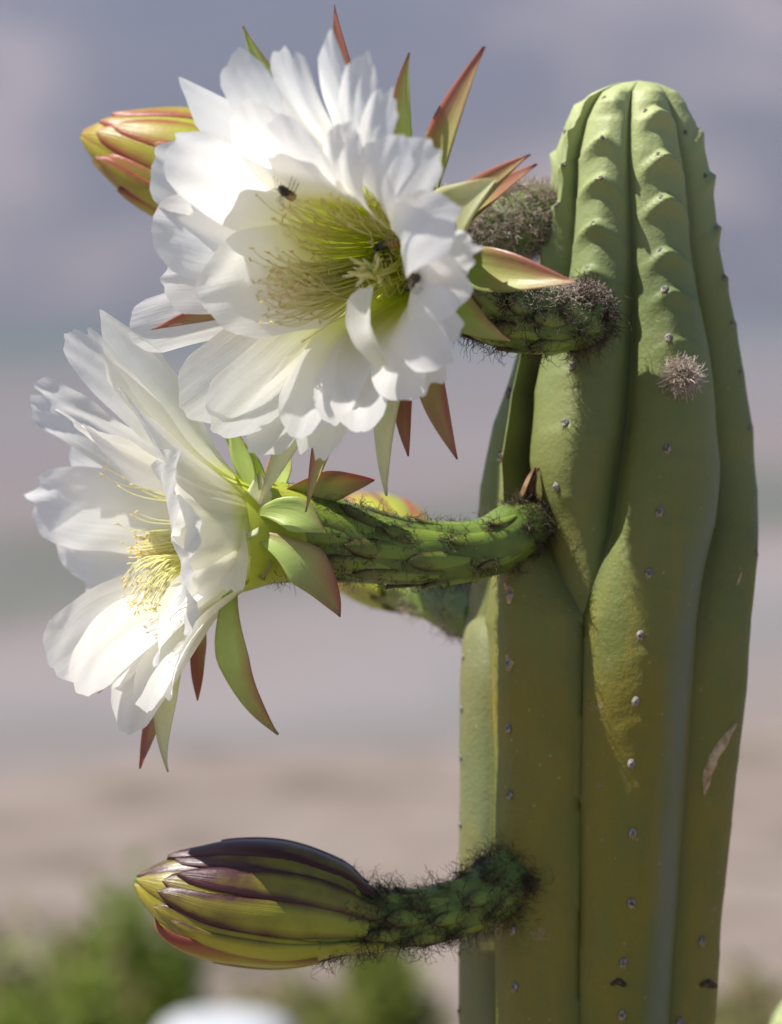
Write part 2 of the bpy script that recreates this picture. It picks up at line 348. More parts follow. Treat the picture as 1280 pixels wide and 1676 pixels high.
def make_stem():
    ys = np.concatenate([132+ (np.linspace(0, 1, 26)**2)*40, np.arange(174, 700, 2.6), np.arange(700, 1720, 6.0), np.linspace(1740, 6050, 50)])
    K = 18; rows = []; att = []
    for y in ys:
        xl, xr = np.interp(y, TB[:, 0], TB[:, 1]), np.interp(y, TB[:, 0], TB[:, 2])
        xc, R = (xl+xr)/2, (xr-xl)/2
        yy = min(y, 1676)
        dep = (0.38-.11*float(sstep(560, 380, yy)))*sstep(1120, 760, yy)+0.13*(1-sstep(1120, 760, yy)); cusp = float(sstep(1120, 760, yy))
        dep *= float(sstep(130, 175, y))*0.75+0.25
        A = lambda tab, k=1.0: math.asin(max(-.995, min(.995, (lerp_t(tab, max(yy, tab[0][0]))-xc)/(R*k)))) if yy >= tab[0][0] else None
        kg = 1-dep
        if y < 260:                          # towards the growing tip the ribs converge evenly
            y2 = 260.0; xl2, xr2 = np.interp(y2, TB[:, 0], TB[:, 1]), np.interp(y2, TB[:, 0], TB[:, 2]); xc2, R2 = (xl2+xr2)/2, (xr2-xl2)/2
            A = lambda tab, k=1.0: math.asin(max(-.995, min(.995, (lerp_t(tab, y2)-xc2)/(R2*k))))
            kg = 0.74
        b_AB, b_BN, b_NC, b_CD = A(gAB, kg), A(gBN, kg), A(gNC, kg), A(gCD, kg)
        cB, cN, cC = A(crB), A(crN), A(crC)
        b_AB = min(b_AB, cB-0.2-.18*float(sstep(1150, 780, yy)))
        cN = min(max(cN, b_BN), b_NC); cC = min(max(cC, b_NC+.1), b_CD-.1)
        wN = float(sstep(985, 700, y))
        if y > 985: b_BN = b_NC = cN = (b_BN+b_NC)/2
        rest = 2*math.pi - (b_CD-b_AB)
        bounds = [b_AB, b_BN, b_NC, b_CD]
        nd = 5 if True else 4
        w = rest/nd
        bl = [(b_AB-w, b_AB, b_AB-w/2), (b_AB, b_BN, cB), (b_BN, b_NC, cN), (b_NC, b_CD, cC)]
        st = b_CD
        for k in range(4): bl.append((st, st+w, st+w/2)); st += w
        row = []
        for ri, (l, r_, c) in enumerate(bl):
            nm = NAMES[ri]
            ts = np.linspace(-1, 1, K, endpoint=False)
            ph = np.where(ts < 0, c+(c-l)*ts, c+(r_-c)*ts)
            at = np.abs(ts)
            hfac = wN if nm == 'N' else 1.0
            prof = dep*((.86-.16*cusp)*(np.sqrt(at**2+.012)-.1095)/.8965 *(.75+.25*at) + (.14+.16*cusp)*at**8)
            rr = R*(1-(1-hfac)*dep-hfac*prof)
            amp = 19.0*float(sstep(620, 300, y))*float(sstep(128, 200, y))+2.2 + 4*float(sstep(210, 150, y))*float(sstep(132, 145, y))
            bump_ = np.zeros(K)
            for ya in AREO[nm]:
                sl = 46*float(sstep(130, 220, ya))+6
                d = y-(ya+sl*at**1.3)
                up, dn = 6.0, 21.0
                bump_ = np.maximum(bump_, np.where(d < 0, np.exp(-(d/4.5)**2), np.clip(1-d/30, 0, 1)**1.3))
            rr = rr + amp*hfac*(.4 if nm in 'DA' else .55 if nm == 'B' else 1.0)*(bump_-0.28)*np.exp(-(at/.52)**2.2)*min(1, R/60)
            rr = rr*(1+.05*float(sstep(420, 200, y)))
            rr = rr + 1.3*np.sin(y*0.021+ri*2.1+ts*1.7)*np.sin(y*0.0083+ri)*min(1, R/60)
            base = U(xc, y, 0)
            for k in range(K):
                row.append((base.x+rr[k]*math.sin(ph[k]), -rr[k]*math.cos(ph[k]), base.z))
                side = ts[k] if nm in 'C' else 0
                bloom = float(np.clip(sstep(.15, .6, ts[k])*(1-sstep(.72, .97, ts[k])), 0, 1))*float(sstep(600, 900, y))
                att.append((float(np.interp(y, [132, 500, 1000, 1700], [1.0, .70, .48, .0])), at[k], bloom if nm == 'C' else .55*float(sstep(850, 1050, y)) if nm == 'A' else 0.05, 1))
        rows.append(row)
    V = np.array(rows).reshape(-1, 3); m = K*8; F = grid_faces(len(ys), m, True)
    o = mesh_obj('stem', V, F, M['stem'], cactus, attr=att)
    tris = [tuple(f) for f in F]
    return o, BVHTree.FromPolygons([Vector(v) for v in V], tris)
stem, STEM = make_stem()
def hit(px, py, bvh=None):
    r = ray(px, py).normalized(); h = (bvh or STEM).ray_cast(CU, r)
    return (h[0], h[1] if h[1].dot(r) < 0 else -h[1]) if h[0] else (None, None)

# ------------------------------------------------------------------ strands (hair, filaments)
def strands(paths, radii, tint, name, mat, parent, sides=3):
    """paths (n,k,3) arrays, radii (n,k) or scalar, tint (n,)"""
    P = np.asarray(paths, float); n, k, _ = P.shape
    T = np.gradient(P, axis=1); T = nrm(T)
    ref = np.where(np.abs(T[..., 2:3]) > .8, np.array([1., 0, 0]), np.array([0, 0, 1.]))
    A = nrm(np.cross(T, ref)); B = np.cross(T, A)
    R = np.broadcast_to(np.asarray(radii, float), (n, k)) if np.ndim(radii) else np.full((n, k), radii)
    ang = np.arange(sides)*2*math.pi/sides
    V = P[:, :, None, :] + R[:, :, None, None]*(np.cos(ang)[None, None, :, None]*A[:, :, None, :]+np.sin(ang)[None, None, :, None]*B[:, :, None, :])
    f = grid_faces(k, sides, True)
    F = (f[None]+(np.arange(n)*k*sides)[:, None, None]).reshape(-1, 4)
    uu = np.broadcast_to(np.linspace(0, 1, k)[None, :, None], (n, k, sides)); tt = np.broadcast_to(np.asarray(tint, float)[:, None, None], (n, k, sides))
    at = np.stack([uu, uu*0, tt, uu*0+1], -1).reshape(-1, 4)
    return mesh_obj(name, V.reshape(-1, 3), F, mat, parent, attr=at)
def hair_paths(roots, dirs, length, curl, k=6, rs=np.random):
    n = len(roots); P = np.zeros((n, k, 3)); P[:, 0] = roots
    d = nrm(np.asarray(dirs)+rs.normal(0, .35, (n, 3)))
    L = np.asarray(length).reshape(-1, 1)*np.ones((n, 1))
    for i in range(1, k):
        d = nrm(d+rs.normal(0, curl, (n, 3))+np.array([0, 0, -0.05]))
        P[:, i] = P[:, i-1]+d*L/(k-1)
    return P

# ------------------------------------------------------------------ tubes: floral tubes and bud bodies
class Tube:
    def __init__(s, pts, n=90):
        """pts (px, py, depth, radius)"""
        c = np.array([[*U(p[0], p[1], p[2]), p[3]] for p in pts])
        c = np.vstack([2*c[0]-c[1], c, 2*c[-1]-c[-2]])
        out = []
        for i in range(1, len(c)-2):
            for t in np.linspace(0, 1, 14, endpoint=False):
                p0, p1, p2, p3 = c[i-1:i+3]
                out.append(.5*((2*p1)+(-p0+p2)*t+(2*p0-5*p1+4*p2-p3)*t*t+(-p0+3*p1-3*p2+p3)*t**3))
        out.append(c[-2]); out = np.array(out)
        d = np.r_[0, np.cumsum(np.linalg.norm(np.diff(out[:, :3], axis=0), axis=1))]
        s.len = d[-1]; u = d/d[-1]; s.u = np.linspace(0, 1, n)
        s.c = np.stack([np.interp(s.u, u, out[:, k]) for k in range(3)], -1); s.r = np.maximum(np.interp(s.u, u, out[:, 3]), .5)
        T = nrm(np.gradient(s.c, axis=0)); s.T = T
        up = np.array([0, 0, 1.]); a = nrm(up - (T@up)[:, None]*T); s.A = a; s.B = nrm(np.cross(T, a))
    def at(s, u, psi, h=0.0):
        """points on the surface: psi=0 top, psi=pi/2 towards the viewer side; h height above it"""
        u = np.asarray(u, float); psi = np.asarray(psi, float)
        f = lambda a: np.stack([np.interp(u, s.u, a[:, k]) for k in range(3)], -1)
        c, A, B = f(s.c), nrm(f(s.A)), nrm(f(s.B)); r = np.interp(u, s.u, s.r)+h
        nvec = np.cos(psi)[..., None]*A+np.sin(psi)[..., None]*B
        return c+r[..., None]*nvec, nvec
    def mesh(s, name, mat, parent, m=28, ripple=0.0, tint=0.4, shrink=None):
        uu, pp = np.meshgrid(s.u, np.arange(m)*2*math.pi/m, indexing='ij')
        h = ripple*np.sin(pp*9+np.sin(uu*40)*.6) - (0 if shrink is None else np.where(uu > shrink, .12*np.interp(uu, s.u, s.r)+1.5, 0))
        P, _ = s.at(uu, pp, h)
        V = P.reshape(-1, 3); F = grid_faces(len(s.u), m, True).tolist()
        F.append(list(range(m))[::-1]); F.append([(len(s.u)-1)*m+i for i in range(m)])
        at = np.stack([uu, uu*0, uu*0+tint, uu*0+1], -1).reshape(-1, 4)
        return mesh_obj(name, V, F, mat, parent, attr=at)
def leaf_on_tube(t, u0, u1, psi, psi1, hw, h0, h1, lift, name, mat, parent, tint, n=16, m=9, thick=3.0, shape='lance'):
    """one leaf-like tepal or scale lying on a tube from u0 to u1; hw half width in units"""
    a, v = np.meshgrid(np.linspace(0, 1, n), np.linspace(-1, 1, m), indexing='ij')
    if shape == 'lance': w = hw*np.clip(np.minimum(.55+1.5*a, 1)*np.sqrt(np.clip(1-np.clip((a-.45)/.55, 0, 1)**2.0, 0, 1)), .02, 1)
    else: w = hw*np.clip((a+.12)**.5*(1-a**3.0), .03, 1)
    u = u0+(u1-u0)*a; r = np.interp(u, t.u, t.r)
    psi_c = psi+(psi1-psi)*a
    dp = np.clip(w/np.maximum(r+h0, 6), 0, 1.5)
    h = h0+(h1-h0)*a+lift*a**4 - (2.2+.05*hw)*np.abs(v)**2.2
    tops, nv = t.at(u, psi_c+dp*v, h)
    bots, _ = t.at(u, psi_c+dp*v*.96, h-thick)
    V = np.concatenate([tops.reshape(-1, 3), bots.reshape(-1, 3)])
    g = grid_faces(n, m); F = np.concatenate([g, g[:, ::-1]+n*m]).tolist()
    for i in range(n-1):
        F.append([i*m, (i+1)*m, (i+1)*m+n*m, i*m+n*m]); F.append([(i+1)*m+m-1, i*m+m-1, i*m+m-1+n*m, (i+1)*m+m-1+n*m])
    at1 = np.stack([a, np.abs(v), a*0+tint, a*0+1], -1).reshape(-1, 4); at2 = at1.copy(); at2[:, 3] = 0
    return mesh_obj(name, V, F, mat, parent, attr=np.concatenate([at1, at2]))
def scales_and_hair(t, parent, u0, u1, count, seed, hw=(13, 17), ln=(60, 85), hair=26, hlen=30, dense=None, wool=False):
    rs = np.random.RandomState(seed); roots, dirs = [], []
    for i in range(count):
        f = (i+.5)/count; u = u0+(u1-u0)*f; psi = i*2.39996+rs.uniform(-.2, .2)
        r = float(np.interp(u, t.u, t.r)); small = float(sstep(0, .35, f))
        L = (ln[0]+(ln[1]-ln[0])*f)*(0.35+.65*small)*rs.uniform(.85, 1.15)
        w = (hw[0]+(hw[1]-hw[0])*f)*(0.55+.45*small)*rs.uniform(.85, 1.15)
        leaf_on_tube(t, u, min(u+L/t.len, .995), psi, psi+rs.uniform(-.08, .08), w, .5, 5.0, 4*rs.uniform(.2, 1.3), 'scale', M['scale'], parent, rs.uniform(.25, .5), n=9, m=5, thick=2.5, shape='lance')
        k = int(2*hair*rs.uniform(.5, 1.5))
        uu = np.clip(u+L/t.len*rs.uniform(.55, 1.15, k), 0, .98); pp = psi+rs.normal(0, .8*w/max(r, 10), k)
        p, nv = t.at(uu, pp, 1.0)
        T = np.stack([np.interp(uu, t.u, t.T[:, q]) for q in range(3)], -1)
        roots.append(p); dirs.append(nv*.8+T*.6)
    if dense:
        a, b, n = dense
        uu = rs.uniform(a, b, n); pp = rs.uniform(0, 2*math.pi, n); p, nv = t.at(uu, pp, 0.5)
        roots.append(p); dirs.append(nv)
    R = np.concatenate(roots); Dd = np.concatenate(dirs)
    P = hair_paths(R, Dd, rs.uniform(.4, 1.35, len(R))*hlen*1.2, .62, 8, rs)
    prof = np.linspace(1, .45, 8)[None]*rs.uniform(.38, .68, (len(R), 1))
    tag(strands(P, prof, rs.beta(1.2, 2.2, len(R)), 'hair', M['wool'] if wool else M['hair'], parent), kind='stuff')

# ------------------------------------------------------------------ petals and tepals
def bez(p0, p1, p2, p3, t):
    t = t[..., None]; return (1-t)**3*p0+3*(1-t)**2*t*p1+3*(1-t)*t*t*p2+t**3*p3
def bez_d(p0, p1, p2, p3, t):
    t = t[..., None]; return 3*(1-t)**2*(p1-p0)+6*(1-t)*t*(p2-p1)+3*t*t*(p3-p2)
PETAL_GEO = []
def petal(p0, p1, p2, p3, inward, wid, parent, seed, cup=.14, ruffle=4.0, twist=0.0, tip='round', tint=0.0, tipcurl=0.0, n=30, m=17, fold=0.0, belly=.66, bw=.17, mat='petal', ush=0.0):
    """white petal on a Bezier midline; inward = the flower axis direction side (np), wid = half width"""
    rs = np.random.RandomState(seed); ph = rs.uniform(0, 6.28, 8)
    s0, v = np.meshgrid(np.linspace(0, 1, n)**0.9, np.linspace(-1, 1, m), indexing='ij')
    av = np.abs(v); off = rs.uniform(-.25, .25)
    # the far margin: rounded, pointed or notched, a little ragged, often with a tiny point
    Lp = np.linalg.norm(np.diff(bez(p0, p1, p2, p3, np.linspace(0, 1, 20)), axis=0), axis=1).sum(); q = wid/Lp; cap = 1-np.sqrt(np.clip(1-.96*v*v, 0, 1))
    rag = .006*np.sin(v*5+ph[3])+.004*np.sin(v*11+ph[4])+.012*np.exp(-((v-off)/.13)**2)
    if tip == 'point': am = 1-1.5*q*av**1.35
    elif tip == 'notch': am = 1-.75*q*cap-.25*q*np.exp(-((v-off-.3)/.22)**2)+rag*1.6
    else: am = 1-.95*q*cap+rag
    a = s0*am
    C = bez(p0, p1, p2, p3, a); T = nrm(bez_d(p0, p1, p2, p3, a))
    inn = nrm(inward - (T@inward)[..., None]*T)
    side = np.cross(T, inn)
    if twist:
        th = (twist*sstep(0, .8, a))[..., None]; side, inn = side*np.cos(th)+inn*np.sin(th), inn*np.cos(th)-side*np.sin(th)
    w = wid*(bw+(1-bw)*sstep(0, belly, a))*(1-(.35 if tip == 'point' else .14)*np.clip((a-.6)/.4, 0, 1)**2)
    w = w*(1+.035*np.sin(a*9+ph[0])*np.sign(v)*av+.02*np.sin(a*23+ph[1]))
    z = cup*w*(av**1.8) - fold*w*av
    R_ = ruffle*.62
    z = z+R_*(a**1.4)*(np.sin(a*5.5+v*1.6+ph[5])*.8+.9*np.sin(a*9+ph[6]+v*1.2)*av+.35*np.sin(v*6+ph[7]+a*3)+.95*np.sin(a*20+v*4+ph[0])*av**3+.5*np.sin(a*31+v*9+ph[3])*a**4)
    z = z+tipcurl*wid*np.clip((a-.6)/.4, 0, 1)**2
    # a shallow midline groove and a few long pleats, as fresh petals have
    z = z - .06*wid*np.exp(-(v/.16)**2)*(1-a*.6)*sstep(.05, .4, a) + .009*wid*np.sin(v*12+ph[2])*sstep(.05, .4, a)*(1-.6*a)
    P = C+side*(w*v)[..., None]+inn*z[..., None]
    at = np.stack([ush+(1-ush)*a, av, a*0+tint*(1-.5*a), .5+.5*v], -1).reshape(-1, 4)
    V = P.reshape(-1, 3); F = grid_faces(n, m)
    PETAL_GEO.append((V, F))
    return mesh_obj('petal', V, F, M[mat], parent, attr=at)
def tepal(p0, p1, p2, p3, inward, wid, parent, tint, seed, keel=.35, twist=0.0, thick=5.0, n=24, m=9, mat='tepal', name='outer_tepal'):
    rs = np.random.RandomState(seed)
    a, v = np.meshgrid(np.linspace(0, 1, n), np.linspace(-1, 1, m), indexing='ij')
    C = bez(p0, p1, p2, p3, a); T = nrm(bez_d(p0, p1, p2, p3, a))
    inn = nrm(inward - (T@inward)[..., None]*T); side = np.cross(T, inn)
    if twist:
        th = (twist*a)[..., None]; side, inn = side*np.cos(th)+inn*np.sin(th), inn*np.cos(th)-side*np.sin(th)
    w = wid*np.clip((.22+1.56*np.minimum(a, .5))*(1-np.clip((a-.35)/.65, 0, 1)**2.1), .015, 1)
    w = w*(1+.04*np.sin(a*13+rs.uniform(0, 6)))
    z = keel*w*(np.abs(v)**1.6)+1.5*np.sin(a*7+v*2+rs.uniform(0, 6))
    th_ = thick*(1-.8*np.abs(v)**1.5)*(1-.5*a)+.6
    top = C+side*(w*v)[..., None]+inn*z[..., None]; bot = C+side*(w*v)[..., None]+inn*(z-th_)[..., None]
    V = np.concatenate([top.reshape(-1, 3), bot.reshape(-1, 3)])
    g = grid_faces(n, m); F = np.concatenate([g[:, ::-1], g+n*m]).tolist(); q = n*m
    for i in range(n-1):
        F.append([i*m, i*m+q, (i+1)*m+q, (i+1)*m]); F.append([(i+1)*m+m-1, (i+1)*m+m-1+q, i*m+m-1+q, i*m+m-1])
    F.append([(n-1)*m+j for j in range(m)]+[(n-1)*m+j+q for j in range(m)][::-1])
    sg = 1 if side[n//2, 0, 2] >= 0 else -1
    at1 = np.stack([a, .5+.5*v*sg, a*0+tint, a*0], -1).reshape(-1, 4); at2 = at1.copy(); at2[:, 3] = 1
    if mat == 'tepal' and tint < .06: mat = 'tepal_pale'
    return mesh_obj(name, V, F, M[mat], parent, attr=np.concatenate([at1, at2]))
def npv(v): return np.array(v, dtype=float)

# ================================================================== upper flower
def upper_flower():
    B = npv(U(693, 412, -330)); A = nrm(np.array([-.515, -.857, -.10]))
    t = Tube([(975, 508, -165, 38), (940, 522, -215, 48), (880, 522, -252, 55), (805, 500, -285, 57), (745, 455, -316, 56), (700, 415, -322, 54), (690, 411, -334, 50)], 100)
    fl = t.mesh('flower', M['tube'], cactus, ripple=2.0)
    tag(fl, 'upper white flower facing forward, with two bees and a fly')
    scales_and_hair(t, fl, .03, .88, 46, 21, hw=(13, 19), ln=(50, 85), hair=30, hlen=30, dense=(0.0, .22, 700), wool=False)
    # pale wool packed on the upper side of the tube
    rs = np.random.RandomState(4); n = 5200
    p, nv = t.at(rs.uniform(.0, .74, n), rs.normal(.25, .75, n), 2.0)
    P = hair_paths(p, nv, rs.uniform(7, 19, n), .6, 6, rs)
    tag(strands(P, np.linspace(.8, .4, 6)[None]*rs.uniform(.6, 1.0, (n, 1)), rs.beta(1.3, 1.3, n), 'wool', M['wool'], fl), kind='stuff')

    # pale cup that closes the bottom of the throat
    u_, v_ = np.meshgrid(np.linspace(0.02, 1, 10), np.arange(28)*2*math.pi/28, indexing='ij')
    e1 = nrm(np.cross(A, np.array([0, 0, 1.]))); e2 = np.cross(e1, A)
    cupp = B+(e1*np.cos(v_)[..., None]+e2*np.sin(v_)[..., None])*(56*u_)[..., None]+A*(6+26*u_**3)[..., None]
    mesh_obj('receptacle', cupp.reshape(-1, 3), grid_faces(10, 28, True), M['pericarp'], fl)
    def frame(tip, h, rb=52, a0=0.0):
        tp = npv(ray_plane(tip[0], tip[1], Vector(B+A*h), Vector(A)))
        rel = tp-(B+A*h); Rt = np.linalg.norm(rel); rd = rel/Rt
        return tp, rd, Rt, B+rd*rb+A*a0
    def pet(tpx, hw, h, seed, beta=25, base=.28, **kw):
        h = h+.27*(412-tpx[1]); tp, rd, Rt, p0 = frame(tpx, h)
        L = np.linalg.norm(tp-p0); be = rad(beta)
        out = nrm(rd*math.cos(be)+A*math.sin(be))
        p1 = p0+A*(base*h)+rd*.10*Rt; p2 = tp-out*L*.38
        return petal(p0, p1, p2, tp, nrm(A*.9-rd*.45), hw, fl, seed, **kw)
    # outer ring of white petals (behind), then the inner ring
    sp = [
        ((292, 126), 42, 270, dict(beta=25, tip='point', ruffle=2, cup=.25)),
        ((384, 90), 48, 300, dict(beta=18, ruffle=4, tipcurl=-.15)),
        ((470, 82), 36, 290, dict(beta=20, tip='notch', ruffle=3)),
        ((543, 46), 31, 255, dict(beta=18, tip='point', ruffle=3, cup=.3)),
        ((594, 97), 32, 310, dict(beta=14, ruffle=4, tipcurl=-.25)),
        ((640, 153), 31, 325, dict(beta=10, ruffle=3, tip='notch')),
        ((706, 243), 46, 350, dict(beta=0, ruffle=4, tipcurl=-.3)),
        ((776, 412), 36, 340, dict(beta=-15, ruffle=7, tip='notch', tipcurl=-.5)),
        ((768, 470), 54, 355, dict(beta=-15, ruffle=4)),
        ((752, 540), 56, 360, dict(beta=-10, ruffle=4)),
        ((722, 628), 48, 350, dict(beta=0, ruffle=3, tip='notch')),
        ((512, 750), 44, 345, dict(beta=14, ruffle=4, tip='notch')),
        ((417, 740), 50, 330, dict(beta=16, ruffle=3)),
        ((352, 704), 60, 335, dict(beta=18, ruffle=2)),
        ((300, 670), 66, 310, dict(beta=22, ruffle=2, bw=.22)),
        ((213, 545), 48, 265, dict(beta=24, ruffle=2, cup=.25)),
        ((262, 455), 62, 320, dict(beta=20, ruffle=5, tip='notch', bw=.22)),
        ((249, 362), 74, 345, dict(beta=22, ruffle=5, bw=.24)),
        ((247, 262), 70, 330, dict(beta=22, ruffle=6, tipcurl=-.2, bw=.24)),
        ((281, 232), 66, 355, dict(beta=22, ruffle=5, bw=.22)),
        # inner ring
        ((408, 168), 62, 350, dict(beta=28, ruffle=5, bw=.24)),
        ((470, 190), 64, 385, dict(beta=30, ruffle=5, cup=.14, bw=.24)),
        ((572, 212), 41, 385, dict(beta=22, ruffle=6, tipcurl=-.2, bw=.22)),
        ((668, 232), 40, 392, dict(beta=12, ruffle=4)),
        ((742, 350), 56, 400, dict(beta=-5, ruffle=5, tipcurl=-.25)),
        ((735, 585), 50, 388, dict(beta=-5, ruffle=3)),
        ((690, 642), 60, 385, dict(beta=8, ruffle=3)),
        ((617, 707), 62, 375, dict(beta=16, ruffle=2, cup=.42, tipcurl=.35)),
        ((548, 692), 46, 375, dict(beta=20, ruffle=3)),
        ((484, 714), 56, 362, dict(beta=20, ruffle=3, bw=.22)),
        ((328, 486), 84, 375, dict(beta=26, ruffle=7, cup=.14, tipcurl=.08, bw=.26)),
    ]
    for i, (tp, hw, h, kw) in enumerate(sp): pet(tp, hw*.98, h, 100+i, **kw)
    # a small inner petal rolled up over the throat's lower lip
    tp, rd, Rt, p0 = frame((612, 492), 330)
    tp2 = npv(ray_plane(614, 490, Vector(B+A*300), Vector(A))); p0 = npv(ray_plane(632, 596, Vector(B+A*330), Vector(A)))
    petal(p0, p0+A*30+np.array([-5, 0, 40.]), tp2+A*50-np.array([0, 0, 40.]), tp2, nrm(A), 22, fl, 177, cup=.9, ruffle=1.5, tint=.12, tipcurl=1.1, bw=.55, mat='petal_side', ush=.3)
    # outer tepals
    def tep(tip, hw, h, tint, seed, beta=0, twist=0., keel=.35, pull=.5, **kw):
        tp, rd, Rt, p0 = frame(tip, h, 46, 5)
        L = np.linalg.norm(tp-p0); be = rad(beta); out = nrm(rd*math.cos(be)+A*math.sin(be))
        p1 = p0+A*(.30*L)+rd*.2*L; p2 = tp-out*L*.35
        return tepal(p0, p1, p2, tp, nrm(A*.95-rd*.3), hw, fl, tint, seed, keel, twist, **kw)
    tep((397, 43), 30, 210, .12, 1); tep((547, 8), 28, 175, .72, 2); tep((669, 86), 25, 160, .32, 3); tep((792, 76), 30, 150, .62, 4, twist=.3)
    tep((867, 252), 28, 110, .50, 5, twist=.5); tep((878, 268), 24, 80, .72, 6, twist=.6); tep((815, 290), 44, 190, .02, 7, keel=.2)
    tep((943, 462), 36, 110, .52, 8, beta=-5, twist=.45); tep((833, 558), 38, 175, .22, 9, beta=-5)
    tep((748, 752), 30, 130, .66, 10); tep((668, 747), 26, 120, .76, 11); tep((632, 812), 28, 170, .0, 12, keel=.2)
    tep((500, 838), 30, 160, .42, 13, twist=-.4); tep((424, 826), 30, 180, .02, 14, keel=.2)
    tep((246, 540), 22, 290, .66, 15); tep((268, 462), 22, 140, .78, 16); tep((310, 690), 22, 170, .45, 17); tep((733, 318), 22, 150, .7, 18)
    # stamens: a ring hugging the wall of the throat and a fallen mass on its lower side
    rs = np.random.RandomState(12); paths = []; k = 14; tips = []; ss = np.linspace(0, 1, k)
    X = nrm(np.cross(A, np.array([0, 0, 1.]))); Y = np.cross(X, A)      # Y up, X sideways
    if X[0] > 0: X = -X                                                  # X points left in the picture
    def fil(az, a_end, r_end, droop, curl, r0=38, a0=25):
        rd = X*math.cos(az)+Y*math.sin(az)
        q0 = B+rd*r0+A*a0; q3 = B+rd*r_end+A*a_end
        q1 = q0+A*(.4*a_end)+rd*.05*r_end; q2 = q3-A*(.25*a_end)-rd*.25*r_end+np.array([0, 0, -droop])
        p = bez(q0, q1, q2, q3, ss)
        c = np.clip((ss-.72)/.28, 0, 1)**2
        return p+c[:, None]*np.array([0, 0, 1.])*curl
    for i in range(130):
        az = rs.uniform(-.4, 2.5); a_end = rs.uniform(190, 310); p = fil(az, a_end, rs.uniform(70, 125)*(a_end/250), rs.uniform(0, 10), rs.uniform(-4, 30)); paths.append(p)
    for i in range(190):
        az = rs.uniform(-.95, -.05)+rs.normal(0, .15); a_end = rs.uniform(200, 330); paths.append(fil(az, a_end, rs.uniform(40, 125), rs.uniform(4, 22), rs.uniform(0, 26), 30, 30))
    for i in range(34):
        az = rs.uniform(2.6, 5.2); a_end = rs.uniform(110, 250); paths.append(fil(az, a_end, rs.uniform(46, 75), 0, rs.uniform(10, 45), 32, 30))
    P = np.array(paths); n = len(P)
    strands(P, np.linspace(1.15, .85, k)[None]*np.ones((n, 1)), rs.uniform(0, .1, n), 'stamens', M['filament'], fl, sides=5)['kind'] = 'stuff'
    # anthers at the filament tips
    e = P[:, -1]; d = nrm(rs.normal(0, 1, (n, 3))+np.array([-.6, 0, 0])); L = rs.uniform(7, 11, n)[:, None]
    PA = e[:, None, :]+d[:, None, :]*L[:, None, :]*np.linspace(-.5, .5, 5)[None, :, None]
    strands(PA, np.array([[.6, 1.4, 1.6, 1.4, .6]])*np.ones((n, 1)), rs.uniform(.2, .9, n), 'anthers', M['filament'], fl, sides=5)['kind'] = 'stuff'
    # stigma: cream lobes in a brush
    sp_, lo = npv(ray_plane(612, 448, Vector(B+A*235), Vector(A))), []
    for i in range(26):
        dd = nrm(np.array([-.55, -.6, .1])+rs.normal(0, .55, 3)); q = sp_+rs.normal(0, 5, 3)
        lo.append(q+dd*np.linspace(0, rs.uniform(26, 46), 7)[:, None]+rs.normal(0, 2, (7, 3)).cumsum(0)*.5)
    strands(np.array(lo), np.array([[2.4, 3.2, 3.2, 3.0, 2.8, 2.4, 1.2]])*np.ones((26, 1)), rs.uniform(.0, .25, 26), 'stigma', M['filament'], fl, sides=6)
    st = bez(B+A*20, B+A*90, sp_-A*80-np.array([0, 0, 6.]), sp_, np.linspace(0, 1, 14))
    strands(st[None], 5.0, [0.0], 'style', M['filament'], fl, sides=8)
    return fl
upper = upper_flower()

